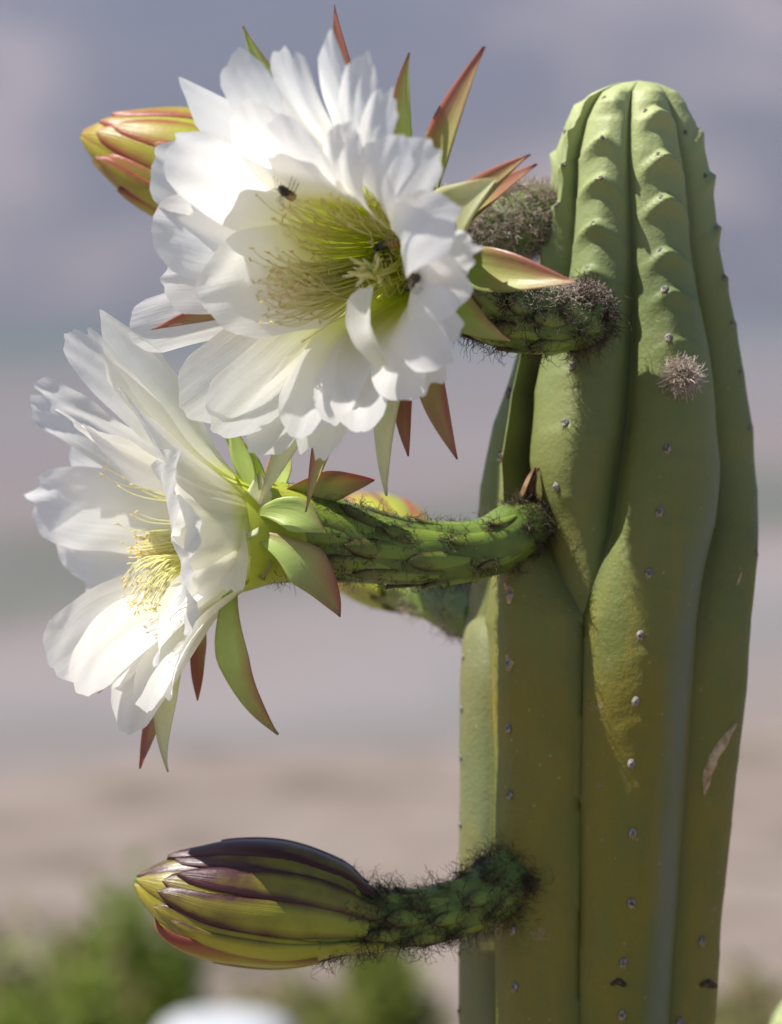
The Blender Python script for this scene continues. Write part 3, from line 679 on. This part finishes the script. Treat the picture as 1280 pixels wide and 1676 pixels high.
# ================================================================== lower flower
def lower_flower():
    B = npv(U(432, 872, -225)); A = nrm(np.array([-.955, -.28, -.08]))
    t = Tube([(880, 852, -120, 34), (845, 868, -158, 44), (790, 898, -188, 47), (700, 906, -205, 50), (610, 896, -214, 56), (530, 880, -220, 66), (470, 872, -224, 70), (425, 872, -227, 66)], 110)
    fl = t.mesh('flower', M['tube'], cactus, ripple=2.2)
    tag(fl, 'lower white flower seen from the side on a long green stalk')
    scales_and_hair(t, fl, .03, .78, 40, 33, hw=(13, 21), ln=(70, 150), hair=34, hlen=22, dense=(0.0, .12, 900))
    # yellow green receptacle where the petals join
    rt = Tube([(520, 878, -221, 60), (490, 874, -222, 74), (440, 872, -226, 82), (390, 875, -238, 92)], 40)
    uu, pp = np.meshgrid(rt.u, np.arange(36)*2*math.pi/36, indexing='ij'); Pp, _ = rt.at(uu, pp, 1.5*np.sin(pp*7))
    mesh_obj('receptacle', Pp.reshape(-1, 3), grid_faces(40, 36, True), M['pericarp'], fl)
    def frame(tip, d=None, h=240, rb=66, a0=-10, R=330, az=None):
        if d is None:
            xc = 195+.1*(tip[1]-870); lim = math.sqrt(max(R*R-(tip[1]-870)**2, 900))*.96
            d = -290+max(-lim, min(lim, (xc-tip[0])/.28*.96))
        tp = npv(U(tip[0], tip[1], d)); rel = tp-B; ax = rel@A; rv = rel-ax*A; Rt = np.linalg.norm(rv); rd = rv/Rt
        return tp, rd, Rt, B+rd*rb+A*a0, ax
    def pet(tpx, hw, seed, d=None, beta=20, base=.45, rb=66, **kw):
        tp, rd, Rt, p0, ax = frame(tpx, d, rb=rb); L = np.linalg.norm(tp-p0); be = rad(beta)
        out = nrm(rd*math.cos(be)+A*math.sin(be)); p1 = p0+A*(base*max(ax, 120))+rd*.12*Rt; p2 = tp-out*L*.36
        return petal(p0, p1, p2, tp, nrm(A*.9-rd*.45), hw, fl, seed, mat='petal_side', **kw)
    L = [((162, 507), 62, None, dict(beta=35, tip='point', tint=.2, cup=.25, twist=-.75)), ((119, 541), 50, None, dict(beta=35, ruffle=6, tip='notch', twist=-.6)),
         ((190, 560), 60, -150, dict(beta=35, twist=-.5)), ((62, 636), 66, -60, dict(beta=40, tip='notch', ruffle=10, tipcurl=.2)), ((100, 668), 62, -330, dict(beta=45, ruffle=8, tip='notch')),
         ((140, 700), 60, -420, dict(beta=48, ruffle=9)), ((106, 738), 70, 10, dict(beta=45, ruffle=8, tipcurl=-.2)), ((56, 820), 70, 20, dict(beta=48, ruffle=9, tip='notch', tipcurl=.25)),
         ((100, 890), 74, 30, dict(beta=45, ruffle=9, tipcurl=.2)), ((137, 985), 72, 0, dict(beta=40, ruffle=4)), ((88, 1095), 64, -160, dict(beta=35, ruffle=6, twist=.5)),
         ((128, 1132), 60, -260, dict(beta=30, ruffle=5, twist=.5)), ((203, 1196), 62, -240, dict(beta=22, ruffle=4, twist=.5)), ((240, 1165), 54, -330, dict(beta=20, ruffle=4, twist=.4)),
         ((278, 1142), 52, -360, dict(beta=12, ruffle=3)), ((180, 1120), 60, -180, dict(beta=25, ruffle=4)),
         # near side of the rim, curled outwards
         ((262, 742), 54, -520, dict(beta=8, ruffle=9, tip='point', tipcurl=-.5)), ((252, 800), 58, -555, dict(beta=10, ruffle=10, tip='notch', tipcurl=-.6)),
         ((290, 868), 56, -560, dict(beta=2, ruffle=8, tipcurl=-.7)), ((282, 945), 54, -560, dict(beta=5, ruffle=7, tip='notch', tipcurl=-.5)),
         ((304, 1004), 54, -530, dict(beta=0, ruffle=8, tipcurl=-.4, tip='notch')), ((262, 1080), 54, -450, dict(beta=10, ruffle=4)),
         ((200, 640), 56, -450, dict(beta=35, ruffle=7))]
    for i, (tp, hw, d, kw) in enumerate(L): pet(tp, hw, 300+i, d, **kw)
    # a torn petal hanging back over the receptacle
    q = npv(U(398, 905, -320)); e = npv(U(382, 968, -350))
    petal(q+np.array([0, 0, 60.]), q+np.array([-8, -12, 40.]), e+np.array([0, -8, 30.]), e, np.array([0, -1., .2]), 20, fl, 351, ruffle=4, cup=.4, tip='notch', mat='petal_side')
    def tep(tip, d, hw, tint, seed, p0, c1=(0, 0, 0), c2=(0, 0, 0), inw=(-.9, -.3, 0), **kw):
        a = npv(U(*p0)); b = npv(U(tip[0], tip[1], d)); v = b-a
        tepal(a, a+v*.33+np.array(c1, float), a+v*.66+np.array(c2, float), b, nrm(np.array(inw, float)), hw, fl, tint, seed, **kw)
    tep((455, 1203), -250, 32, .40, 1, (385, 930, -270), (-40, -10, -20), (-45, 0, -5), inw=(-.5, -.8, 0))
    tep((323, 1147), -200, 17, .82, 2, (330, 960, -220), inw=(-.4, -.8, 0)); tep((228, 1258), -220, 20, .75, 3, (300, 1040, -230), (-10, 0, 0), inw=(-.5, -.8, 0))
    tep((274, 1264), -260, 22, .05, 4, (320, 1010, -250), (-25, 0, 0), (-30, 0, 0), inw=(-.5, -.8, 0)); 
    tep((557, 1010), -330, 35, .50, 5, (425, 878, -310), (10, -30, 25), (18, -10, 20), inw=(-.3, -.7, .5), keel=.25)
    tep((533, 872), -345, 30, .14, 6, (425, 838, -310), (10, -20, 20), (0, -10, 16), inw=(-.2, -.9, .2), keel=.2)
    tep((613, 786), -260, 32, .58, 7, (455, 815, -240), (10, -10, 15), (0, 0, 10), inw=(-.2, -.7, -.6), twist=.2)
    tep((372, 682), -270, 30, .08, 8, (425, 835, -285), (12, 0, 0), (8, 0, 0), inw=(-.7, -.5, -.2)); tep((362, 700), -225, 26, .1, 9, (440, 820, -235), (22, 0, 0), (16, 0, 0), inw=(-.7, -.6, 0))
    tep((470, 720), -190, 26, .5, 10, (450, 820, -215), (0, 0, 0), inw=(-.5, -.8, 0)); tep((425, 770), -300, 24, .02, 11, (432, 850, -300), (0, -6, 0), inw=(-.5, -.8, 0))
    tep((432, 950), -300, 20, .35, 12, (420, 900, -290), (6, 0, 0), inw=(-.3, -.9, .1)); tep((160, 1135), -150, 18, .6, 13, (330, 950, -180), inw=(-.5, -.7, 0)); tep((385, 880), -325, 26, .0, 14, (425, 850, -305), (-5, -10, 5), inw=(-.4, -.9, .1))
    # stamens
    rs = np.random.RandomState(44); k = 14; ss = np.linspace(0, 1, k); paths = []
    for i in range(110):                       # brush in the middle
        az = rs.uniform(0, 6.28); rr = rs.uniform(3, 34)
        rd = np.array([0, math.cos(az), math.sin(az)]); q0 = B+rd*34+A*10; q3 = B+A*rs.uniform(150, 215)+rd*rr+np.array([0, 0, -8.])
        paths.append(bez(q0, q0+A*70, q3-A*60, q3, ss))
    for i in range(20):                        # along the upper and far wall
        az = rs.uniform(-.3, 1.8); rd = np.array([0, math.cos(az), math.sin(az)]); q0 = B+rd*50+A*10; q3 = B+A*rs.uniform(190, 260)+rd*rs.uniform(90, 135)
        paths.append(bez(q0, q0+A*80+rd*10, q3-A*50-rd*10, q3, ss)+np.clip((ss-.7)/.3, 0, 1)[:, None]**2*np.array([0, 0, 14.]))
    for i in range(60):                        # hanging sheaf
        q0 = B+A*60+np.array([0, rs.uniform(-60, 30), -34.]); q3 = npv(U(rs.uniform(200, 262), rs.uniform(945, 1005), rs.uniform(-420, -250)))
        paths.append(bez(q0, q0+A*70+np.array([0, -20, 6.]), q3+np.array([30, 0, 60.]), q3, ss))
    P = np.array(paths); n = len(P)
    strands(P, np.linspace(1.2, .85, k)[None]*np.ones((n, 1)), rs.uniform(0, .1, n), 'stamens', M['filament'], fl, sides=5)['kind'] = 'stuff'
    d = nrm(rs.normal(0, 1, (n, 3))+np.array([-.8, 0, 0])); Ln = rs.uniform(7, 11, n)[:, None]
    PA = P[:, -1][:, None, :]+d[:, None, :]*Ln[:, None, :]*np.linspace(-.5, .5, 5)[None, :, None]
    strands(PA, np.array([[.6, 1.4, 1.6, 1.4, .6]])*np.ones((n, 1)), rs.uniform(.2, .9, n), 'anthers', M['filament'], fl, sides=5)['kind'] = 'stuff'
    return fl
lower = lower_flower()

# ================================================================== buds
def bud(pts, ub, label, seed, mat, tints, nsc=34, hair=22, dense=(0, .15, 1000), wool=False, hlen=34, hw=30, inner=.35):
    t = Tube(pts, 120); o = t.mesh('bud', M['tube'], cactus, ripple=1.5, shrink=ub+.12); tag(o, label)
    rs = np.random.RandomState(seed)
    # inner tepals reach the tip, outer ones stop short of it
    k = 6
    for i in range(k):
        psi = i*2*math.pi/k+.3; leaf_on_tube(t, ub+.03, .998, psi, psi+.55, hw*1.75, 2, 2.5, 0, 'tepal', M[mat], o, tints(psi)*.6+inner*.2, n=24, m=11, thick=3)
    for i in range(8):
        psi = i*2*math.pi/8+rs.uniform(-.15, .15); u1 = rs.uniform(.92, .985)
        leaf_on_tube(t, ub+rs.uniform(.0, .06), u1, psi, psi+rs.uniform(.25, .55), hw*rs.uniform(1.15, 1.4), 5, 5, rs.uniform(0, 4), 'tepal', M[mat], o, tints(psi)+rs.uniform(-.15, .15), n=24, m=11, thick=4)
    for i in range(9):
        psi = i*2*math.pi/9+.3+rs.uniform(-.15, .15); u1 = ub+(1-ub)*rs.uniform(.62, .93)
        leaf_on_tube(t, ub-rs.uniform(.0, .05), u1, psi, psi+rs.uniform(.1, .5), hw*rs.uniform(.75, 1.05), 8, 9, rs.uniform(0, 5), 'tepal', M[mat], o, tints(psi)+rs.uniform(-.05, .25), n=20, m=11, thick=5)
    scales_and_hair(t, o, .03, ub-.02, nsc, seed+5, hw=(12, 17), ln=(40, 70), hair=hair, hlen=hlen, dense=dense, wool=wool)
    return o, t
low = bud([(870, 1418, -110, 38), (838, 1436, -150, 47), (790, 1470, -170, 46), (725, 1494, -180, 44), (650, 1505, -186, 46), (590, 1502, -192, 54), (535, 1490, -198, 80),
           (450, 1480, -206, 97), (350, 1472, -212, 88), (285, 1458, -216, 60), (245, 1448, -218, 32), (220, 1440, -220, 6)], .455,
          'closed lower bud with purple and yellow green tepals, upper side painted darker as shade', 61, 'budtepal', lambda p: .54+.52*math.cos(p), hair=34, hlen=36)  # tint rises towards the top: purple tepals plus shade painted into their colour
# a loose tepal curling under the lower bud
def loose():
    o = low[0]
    a, b = npv(U(520, 1572, -262)), npv(U(254, 1500, -290))
    tepal(a, a+np.array([-90, -8, -12.]), b+np.array([-2, 0, -62.]), b, np.array([0., .75, .65]), 20, o, .62, 5, keel=.35, mat='backbud', name='tepal')
loose()
bud([(905, 345, 10, 40), (880, 352, 0, 52), (840, 368, -10, 55), (760, 380, 0, 52), (640, 360, 30, 54), (520, 330, 50, 60), (420, 305, 60, 84), (330, 280, 66, 94), (250, 258, 72, 78), (180, 235, 76, 44), (150, 226, 78, 22), (132, 220, 80, 4)], .55,
    'red and yellow green bud behind the upper flower', 71, 'backbud', lambda p: .36+.16*math.cos(p), hair=20, dense=(.0, .34, 6500), wool=True, hlen=26, hw=34)
bud([(790, 1010, 80, 36), (762, 1002, 130, 44), (725, 975, 200, 50), (690, 950, 270, 58), (655, 922, 350, 84), (615, 895, 450, 92), (580, 870, 540, 60), (560, 858, 600, 6)], .46,
    'blurred pink and green bud behind the lower stalk', 81, 'backbud', lambda p: .40+.25*math.cos(p), nsc=26, hair=8, hlen=24, dense=(.0, .15, 200), wool=True)

# ================================================================== areoles, scars on the stem
def areole_mesh():
    rs = np.random.RandomState(3); n, m = 5, 10; V = []; F = []
    for i in range(n):
        r = math.sin((i+1)/n*math.pi/2)
        for j in range(m):
            a = j*2*math.pi/m; k = 1+rs.uniform(-.16, .16); V.append((r*k*math.cos(a)*.82, r*k*math.sin(a), .75*math.cos((i+1)/n*math.pi/2)*k-.12))
    V.append((0, 0, .62)); F = grid_faces(n, m, True).tolist(); F += [[j, (j+1) % m, n*m] for j in range(m)]
    for q in range(3):                         # short blunt spines pointing down
        a = -math.pi/2+(q-1)*.45; d = Vector((math.cos(a), math.sin(a), .55)); b0 = len(V)
        for j in range(4):
            w = j*math.pi/2; V.append((.16*math.cos(w)+.3*math.cos(a), .3*math.sin(a)+.16*math.sin(w), .35))
        V.append((d.x*1.6, d.y*1.6, d.z*1.2)); F += [[b0+j, b0+(j+1) % 4, b0+4] for j in range(4)]
    me = bpy.data.meshes.new('areole'); me.from_pydata(V, [], F); me.materials.append(M['areole']); me.materials.append(M['dark']); me.materials.append(M['spine'])
    for f in me.polygons:
        if f.index >= 3*m and f.index < 4*m: f.material_index = 1
        if f.index >= 5*m: f.material_index = 2
    me.polygons.foreach_set('use_smooth', np.ones(len(me.polygons), dtype=bool)); return me
AM = areole_mesh()
def surf_obj(name, me, px, py, size, parent, spin=0., sink=0.):
    p, n = hit(px, py)
    if p is None: return None
    z = n.normalized(); y = (Vector((0, 0, 1))-z*z.z).normalized(); x = y.cross(z)
    R = Matrix((x, y, z)).transposed()@Matrix.Rotation(spin, 3, 'Z')
    o = bpy.data.objects.new(name, me); link(o, parent)
    o.matrix_local = Matrix.Translation(W(p+z*sink)-ROOT)@R.to_4x4()@Matrix.Diagonal((*[size*S]*3, 1))
    return o
for (x, y) in [(1056, 181), (1077, 252), (1082, 322), (1080, 408), (1088, 474), (1094, 553), (1092, 735), (1080, 838), (1062, 938), (1048, 1040), (1040, 1148), (1033, 1250), (1035, 1363), (1033, 1478), (1020, 1575), (1018, 1661),
               (989, 160), (985, 225), (983, 291), (970, 365), (961, 438), (937, 600), (925, 692), (911, 797), (925, 215), (924, 270), (912, 335),
               (832, 644), (820, 748), (834, 970), (834, 1085), (833, 1192), (835, 1300), (840, 1522), (843, 1615), (1148, 1540), (1113, 1672), (1122, 217), (1154, 288), (1172, 373)]:
    surf_obj('areole', AM, x, y, 8.2 if y > 450 else 4.5, stem, random.uniform(-.2, .2))
for (y) in [905, 990, 1075, 1160, 1240, 1350, 1450, 1560, 1655]:
    surf_obj('areole', AM, np.interp(y, TB[:, 0], TB[:, 1])+5, y, 5.5, stem)
for (y) in [455, 530, 610, 700, 905, 1110, 1330, 1430, 1640]:
    surf_obj('areole', AM, np.interp(y, TB[:, 0], TB[:, 2])-5, y, 5, stem)
def strip_on_stem(name, pts, mat, raise_=2.0, lab=None):
    """pts (px,py,halfwidth)"""
    rows = []
    n = 18; q = np.array(pts, float); tt = np.linspace(0, 1, len(q)); T = np.linspace(0, 1, n)
    px, py, w = (np.interp(T, tt, q[:, k]) for k in range(3)); dx, dy = np.gradient(px), np.gradient(py); l = np.hypot(dx, dy)
    for i in range(n):
        for v, h in ((-1, -1.5), (-.55, raise_*.8), (0, raise_), (.55, raise_*.7), (1, -1.5)):
            jit = random.uniform(.8, 1.2)
            p, nn = hit(px[i]-dy[i]/l[i]*w[i]*v*jit, py[i]+dx[i]/l[i]*w[i]*v*jit)
            if p is None: p, nn = last
            last = (p, nn); rows.append(p+nn*h*jit)
    return mesh_obj(name, rows, grid_faces(n, 5), mat, stem)
strip_on_stem('scar', [(1203, 1184, 1.5), (1186, 1212, 8), (1168, 1240, 10), (1158, 1268, 9), (1152, 1300, 1.5)], M['corky'], 5)
strip_on_stem('scar', [(1214, 936, 1), (1209, 950, 3), (1206, 958, 1)], M['corky'], 1.5)
strip_on_stem('scar', [(828, 955, 3), (835, 968, 8), (833, 988, 3)], M['corky'], 3)
strip_on_stem('scar', [(830, 1072, 3), (835, 1085, 7), (832, 1098, 3)], M['corky'], 3)
strip_on_stem('crust', [(1000, 1612, 3), (1012, 1606, 7), (1024, 1613, 5)], M['dark'], 4)
strip_on_stem('crust', [(1146, 1612, 4), (1160, 1610, 9), (1170, 1614, 5)], M['dark'], 5)
strip_on_stem('crust', [(833, 634, 3), (834, 643, 5), (833, 652, 2)], M['dark'], 2)
strip_on_stem('crust', [(819, 738, 2), (819, 748, 6), (818, 758, 2)], M['dark'], 2)
# dry brown bract left beside the lower flower's stalk
def bract():
    a, b = npv(hit(858, 840)[0]), npv(hit(878, 765)[0])
    for k, dx in ((0, -4), (1, 10)):
        e = b+np.array([dx*.3, -12, 0]); s_ = a+np.array([dx*1.5, -6, 0]); v = e-s_
        tepal(s_, s_+v*.3+np.array([-12+dx, -16, 0]), s_+v*.7+np.array([-8, -14, 0]), e, np.array([.8-1.2*k, -.5, 0.]), 13-4*k, stem, .5, 5+k, keel=.7, mat='dry', name='dry_bract')
M['dry'] = mat_noise('dry_bract', (0.10, 0.045, 0.02), (0.34, 0.22, 0.12), 150, 0.7, 0.6, 0.001, 0.2)
bract()
# the woolly young bud on the front rib
def woolly(px, py, r, n, seed, spread=1.0, ln=(14, 34)):
    rs = np.random.RandomState(seed); p, nn = hit(px, py); c = npv(p); nn = npv(nn)
    d = nrm(rs.normal(0, 1, (n, 3))); d = np.where((d@nn)[:, None] < -.2, -d, d)
    roots = c+d*np.array([r*.8, r*.7, r*.8])*rs.uniform(.35, 1, (n, 1))
    P = hair_paths(roots, d+nn*.3, rs.uniform(*ln, n), .4, 6, rs)
    # green core
    u, v = np.meshgrid(np.linspace(0, math.pi, 10), np.arange(14)*2*math.pi/14, indexing='ij')
    core = c+r*.72*np.stack([np.sin(u)*np.cos(v), np.sin(u)*np.sin(v), np.cos(u)], -1)*(1+.12*np.sin(5*u)*np.sin(4*v))[..., None]
    b = mesh_obj('woolly_bud', core.reshape(-1, 3), grid_faces(10, 14, True), M['tube'], cactus); tag(b, 'small young bud wrapped in pale brown wool on the front rib')
    tag(strands(P, np.linspace(.9, .4, 6)[None]*rs.uniform(.6, 1.1, (n, 1)), rs.beta(1.5, 1.2, n), 'wool', M['wool'], b), kind='stuff')
woolly(1112, 618, 26, 750, 9)

# ================================================================== insects
allV, allF, off = [], [], 0
for V, F in PETAL_GEO: allV += [Vector(v) for v in V]; allF += [tuple(int(q)+off for q in f) for f in F]; off += len(V)
PET = BVHTree.FromPolygons(allV, allF)
def ell(c, r, seg=12, rg=8, bump_=0.0, seed=0):
    rs = np.random.RandomState(seed)
    u, v = np.meshgrid(np.linspace(0, math.pi, rg), np.arange(seg)*2*math.pi/seg, indexing='ij')
    k = 1+bump_*rs.uniform(-1, 1, u.shape)
    P = np.stack([c[0]+r[0]*np.cos(u), c[1]+r[1]*np.sin(u)*np.cos(v)*k, c[2]+r[2]*np.sin(u)*np.sin(v)*k], -1)
    return P.reshape(-1, 3), grid_faces(rg, seg, True)
def insect(name, px, py, length, heading, label, amber, wing_spread, lift, at=None):
    p, n = hit(px, py, PET) if at is None else at
    z = n.normalized(); r_ = Vector((1, 0, 0)); r_ = (r_-z*r_.dot(z)).normalized(); u_ = z.cross(r_)
    x = (r_*math.cos(heading)+u_*math.sin(heading)).normalized(); y = z.cross(x)
    loc = W(p+z*lift)
    o = empty(name, loc); o.rotation_euler = Matrix((x, y, z)).transposed().to_euler(); tag(o, label, 'bee' if name == 'bee' else 'fly', None)
    k = length/30*S
    def part(nm, V, F, mat):
        me = bpy.data.meshes.new(nm); me.from_pydata((np.asarray(V)*k).tolist(), [], F.tolist() if not isinstance(F, list) else F); me.materials.append(M[mat])
        me.polygons.foreach_set('use_smooth', np.ones(len(me.polygons), dtype=bool)); return link(bpy.data.objects.new(nm, me), o)
    part('head', *ell((11, 0, 5), (3.4, 4.0, 3.6)), 'beedark')
    part('thorax', *ell((4, 0, 6), (5.6, 5.4, 5.2), bump_=.07), 'beedark' if not amber else 'beedark')
    ab = part('abdomen', *ell((-8, 0, 5), (9.0, 5.2, 4.8)), 'beefur' if amber else 'beedark')
    if amber:
        for q, xx in enumerate((-12, -8, -4)):
            rr = math.sqrt(1-((xx+8)/9)**2)
            V, F = ell((xx, 0, 5), (1.1, 5.35*rr+.25, 4.95*rr+.25)); me_o = part('stripe', V, F, 'beedark'); me_o.parent = ab
    for s in (-1, 1):
        for q, (xa, L) in enumerate(((-7, 1.0), (-2, .7))):
            t_, w_ = np.meshgrid(np.linspace(0, 1, 9), np.linspace(-1, 1, 5), indexing='ij')
            an = math.pi-s*(wing_spread+q*.35); wv = 3.6*np.sin(math.pi*np.clip(t_*.9+.06, 0, 1))**.6
            X = 3+20*L*t_*math.cos(an)-wv*w_*math.sin(an); Y = s*3+20*L*t_*math.sin(an)+wv*w_*math.cos(an); Zz = 10+2.5*t_+.3*w_**2-q*.8
            part('wing', np.stack([X, Y, Zz], -1).reshape(-1, 3), grid_faces(9, 5), 'wing')
        for q, xa in enumerate((8, 4, 0)):
            an = (1-q)*.7; pts = np.array([(xa, s*3, 4), (xa+3*math.sin(an), s*7, 6), (xa+6*math.sin(an), s*10.5, -3-lift/length*30+1.5)], float)
            c = np.stack([np.interp(np.linspace(0, 2, 7), [0, 1, 2], pts[:, i]) for i in range(3)], -1); a = np.arange(4)*math.pi/2
            V = (c[:, None, :]+.75*np.stack([np.cos(a), a*0, np.sin(a)], -1)[None]).reshape(-1, 3); part('leg', V, grid_faces(7, 4, True), 'beedark')
        an = np.linspace(0, 1, 6)[:, None]; c = np.array([13, s*1.5, 7])+an*np.array([6, s*4, 2.0]); a = np.arange(4)*math.pi/2
        part('antenna', (c[:, None, :]+.35*np.stack([a*0, np.cos(a), np.sin(a)], -1)[None]).reshape(-1, 3), grid_faces(6, 4, True), 'beedark')
    return o
insect('bee', 472, 297, 44, rad(115), 'small bee with amber banded abdomen on a sunlit upper petal', True, .45, 10)
FA = Vector((-.515, -.857, -.10)).normalized(); FB = U(693, 412, -330)
insect('bee', 636, 412, 46, rad(175), 'dark bee half hidden deep in the flower throat among stamens', True, .2, 4, (ray_plane(638, 412, FB+FA*215, FA), (-FA*-.6+Vector((0, 0, .8))).normalized()))
insect('fly', 690, 461, 40, rad(195), 'slim dark fly resting on a white petal beside the throat', False, .2, 6)

# ================================================================== blurred surroundings
def bush(name, x, y, w, h, seed, n, label, c1, c2, leaf=0.05):
    rs = np.random.RandomState(seed); root = empty(name, (x, y, 0)); tag(root, label, 'bush')
    sp = []
    for i in range(9):
        a = rs.uniform(0, 6.28); e = np.array([math.cos(a)*w*.4*rs.uniform(.4, 1), math.sin(a)*w*.4*rs.uniform(.4, 1), h*rs.uniform(.6, .95)])
        sp.append(bez(np.zeros(3), np.array([0, 0, h*.3]), e*.7, e, np.linspace(0, 1, 8)))
    P = np.array(sp); T = P.copy()
    k = 8; ang = np.arange(5)*2*math.pi/5; R = np.linspace(.02, .005, k)
    V = P[:, :, None, :]+R[None, :, None, None]*np.stack([np.cos(ang), np.sin(ang), ang*0], -1)[None, None]
    f = grid_faces(k, 5, True); F = (f[None]+(np.arange(len(P))*k*5)[:, None, None]).reshape(-1, 4)
    def part(nm, V, F, m):
        me = bpy.data.meshes.new(nm); me.from_pydata(V.tolist(), [], F.tolist()); me.materials.append(m); return link(bpy.data.objects.new(nm, me), root)
    part('stem', V.reshape(-1, 3), F, M['corky'])
    cl = rs.uniform(-1, 1, (26, 3))*np.array([w*.52, w*.52, 0]); cl[:, 2] = h*rs.uniform(.25, .95, 26)*(1-.5*(np.hypot(cl[:, 0], cl[:, 1])/(w*.6))**2)
    c = cl[rs.randint(0, 26, n)]+rs.normal(0, 1, (n, 3))*np.array([w*.09, w*.09, h*.10]); c[:, 2] = np.maximum(c[:, 2], .03)
    d1 = nrm(rs.normal(0, 1, (n, 3))+np.array([0, 0, .4])); d2 = nrm(np.cross(d1, rs.normal(0, 1, (n, 3)))); L = leaf*rs.uniform(.6, 1.3, (n, 1))
    nn = np.cross(d1, d2)
    V = np.stack([c, c+d1*L*.5+d2*L*.22+nn*L*.06, c+d1*L, c+d1*L*.5-d2*L*.22+nn*L*.06], 1).reshape(-1, 3)
    F = np.arange(n*4).reshape(-1, 4)
    o = part('foliage', V, F, mat_noise(name+'_leaf', c1, c2, 6, 0.5, 0.1, 0.001, 0.3, 0.45)); tag(o, kind='stuff')
def at_ground(px, py):
    r = ray(px, py)*S; k = -cam_pos.z/r.z; return cam_pos+r*k
g = (0.14, 0.20, 0.025); g2 = (0.30, 0.36, 0.07); y1 = (0.22, 0.22, 0.08); y2 = (0.38, 0.36, 0.16)
def pbush(px, ytop, Y, wpx, seed, label, c1, c2, n=5000):
    r = ray(px, ytop)*S; k = Y/r.y; top = cam_pos+r*k; w = wpx*S*Y/DIST
    bush('bush', top.x, Y, w, max(top.z, .15), seed, n, label, c1, c2, .045)
pbush(170, 1445, 6.3, 260, 1, 'tallest blurred bright green bush beside the white boulder', g, g2, 3200)
pbush(-10, 1500, 6.0, 230, 2, 'blurred olive bush beside the tallest green bush', y1, y2, 2500)
pbush(80, 1590, 5.4, 260, 3, 'low blurred green bush in front of the olive bush', g, g2, 2500)
pbush(620, 1560, 6.4, 170, 4, 'blurred yellow green bush between the white boulder and the cactus', (0.15, 0.20, 0.03), (0.32, 0.35, 0.08), 1800)
pbush(450, 1600, 6.9, 150, 5, 'small blurred sage bush behind the white boulder', y1, y2, 1200)
pbush(1250, 1590, 6.6, 190, 6, 'blurred yellowish bush behind the pale green cactus tip', y1, y2, 1500)
def boulder():
    r = ray(370, 1656)*S; Y = 6.0; k = Y/r.y; top = cam_pos+r*k; w = 125*S*Y/DIST
    u, v = np.meshgrid(np.linspace(0, math.pi, 24), np.arange(36)*2*math.pi/36, indexing='ij')
    q = lambda a, e: np.sign(a)*np.abs(a)**e
    P = np.stack([w*q(np.sin(u)*np.cos(v), .7), .8*w*q(np.sin(u)*np.sin(v), .7), q(np.cos(u), .35)], -1)
    hh = top.z*.55; P[..., 2] = P[..., 2]*hh+top.z-hh
    P += (.03*w*vnoise(P[..., 0]*9, P[..., 1]*9+P[..., 2]*5, 8))[..., None]
    P += np.array([top.x, Y, 0])
    o = mesh_obj('boulder', P.reshape(-1, 3), grid_faces(24, 36, True), mat_noise('white_stone', (.42, .43, .46), (.54, .55, .58), 8, .7, .3, .01), unit=False, origin=(top.x, Y, 0))
    tag(o, 'bright white boulder among the blurred bushes', 'boulder')
boulder()
def small_cactus():
    c = U(1345, 1612, 800); root = W((c.x, c.y, 0)); root.z = 0
    e = empty('columnar_cactus', root); tag(e, 'rounded pale green tip of a smaller cactus beside the ribbed one', 'cactus')
    H = W(c).z; n, m = 60, 70; R = 105*S; rows = []
    z = np.concatenate([np.linspace(0, H-R*1.2, 30), H-R*1.2+R*1.2*np.sin(np.linspace(0.05, math.pi/2, 30))])
    for zz in z:
        t = max(0, (zz-(H-R*1.2))/(R*1.2)); rr = R*math.sqrt(max(1-t*t, 1e-4))
        for j in range(m):
            a = j*2*math.pi/m; r = rr*(1-.16*abs(math.sin(a*3.5))**0.6*0-.15*(1-abs(math.cos(a*3.5)))); rows.append((r*math.cos(a), r*math.sin(a), zz))
    me = bpy.data.meshes.new('stem'); me.from_pydata(rows, [], grid_faces(60, m, True).tolist()); me.polygons.foreach_set('use_smooth', np.ones(len(me.polygons), dtype=bool))
    a = me.color_attributes.new('pc', 'FLOAT_COLOR', 'POINT'); a.data.foreach_set('color', np.tile(np.array([.98, .2, .1, 1], np.float32), len(rows)))
    me.materials.append(M['stem']); s = link(bpy.data.objects.new('stem', me), e)
    for j in range(7):
        for q in range(4):
            aa = j*2*math.pi/7; t = .25+.2*q; o = bpy.data.objects.new('areole', AM); link(o, s); o.scale = [6*S]*3
            o.location = (R*math.sqrt(1-t*t)*math.cos(aa), R*math.sqrt(1-t*t)*math.sin(aa), H-R*1.2+R*1.2*t)
            o.rotation_euler = Vector((math.cos(aa), math.sin(aa), t)).to_track_quat('Z', 'Y').to_euler()
small_cactus()
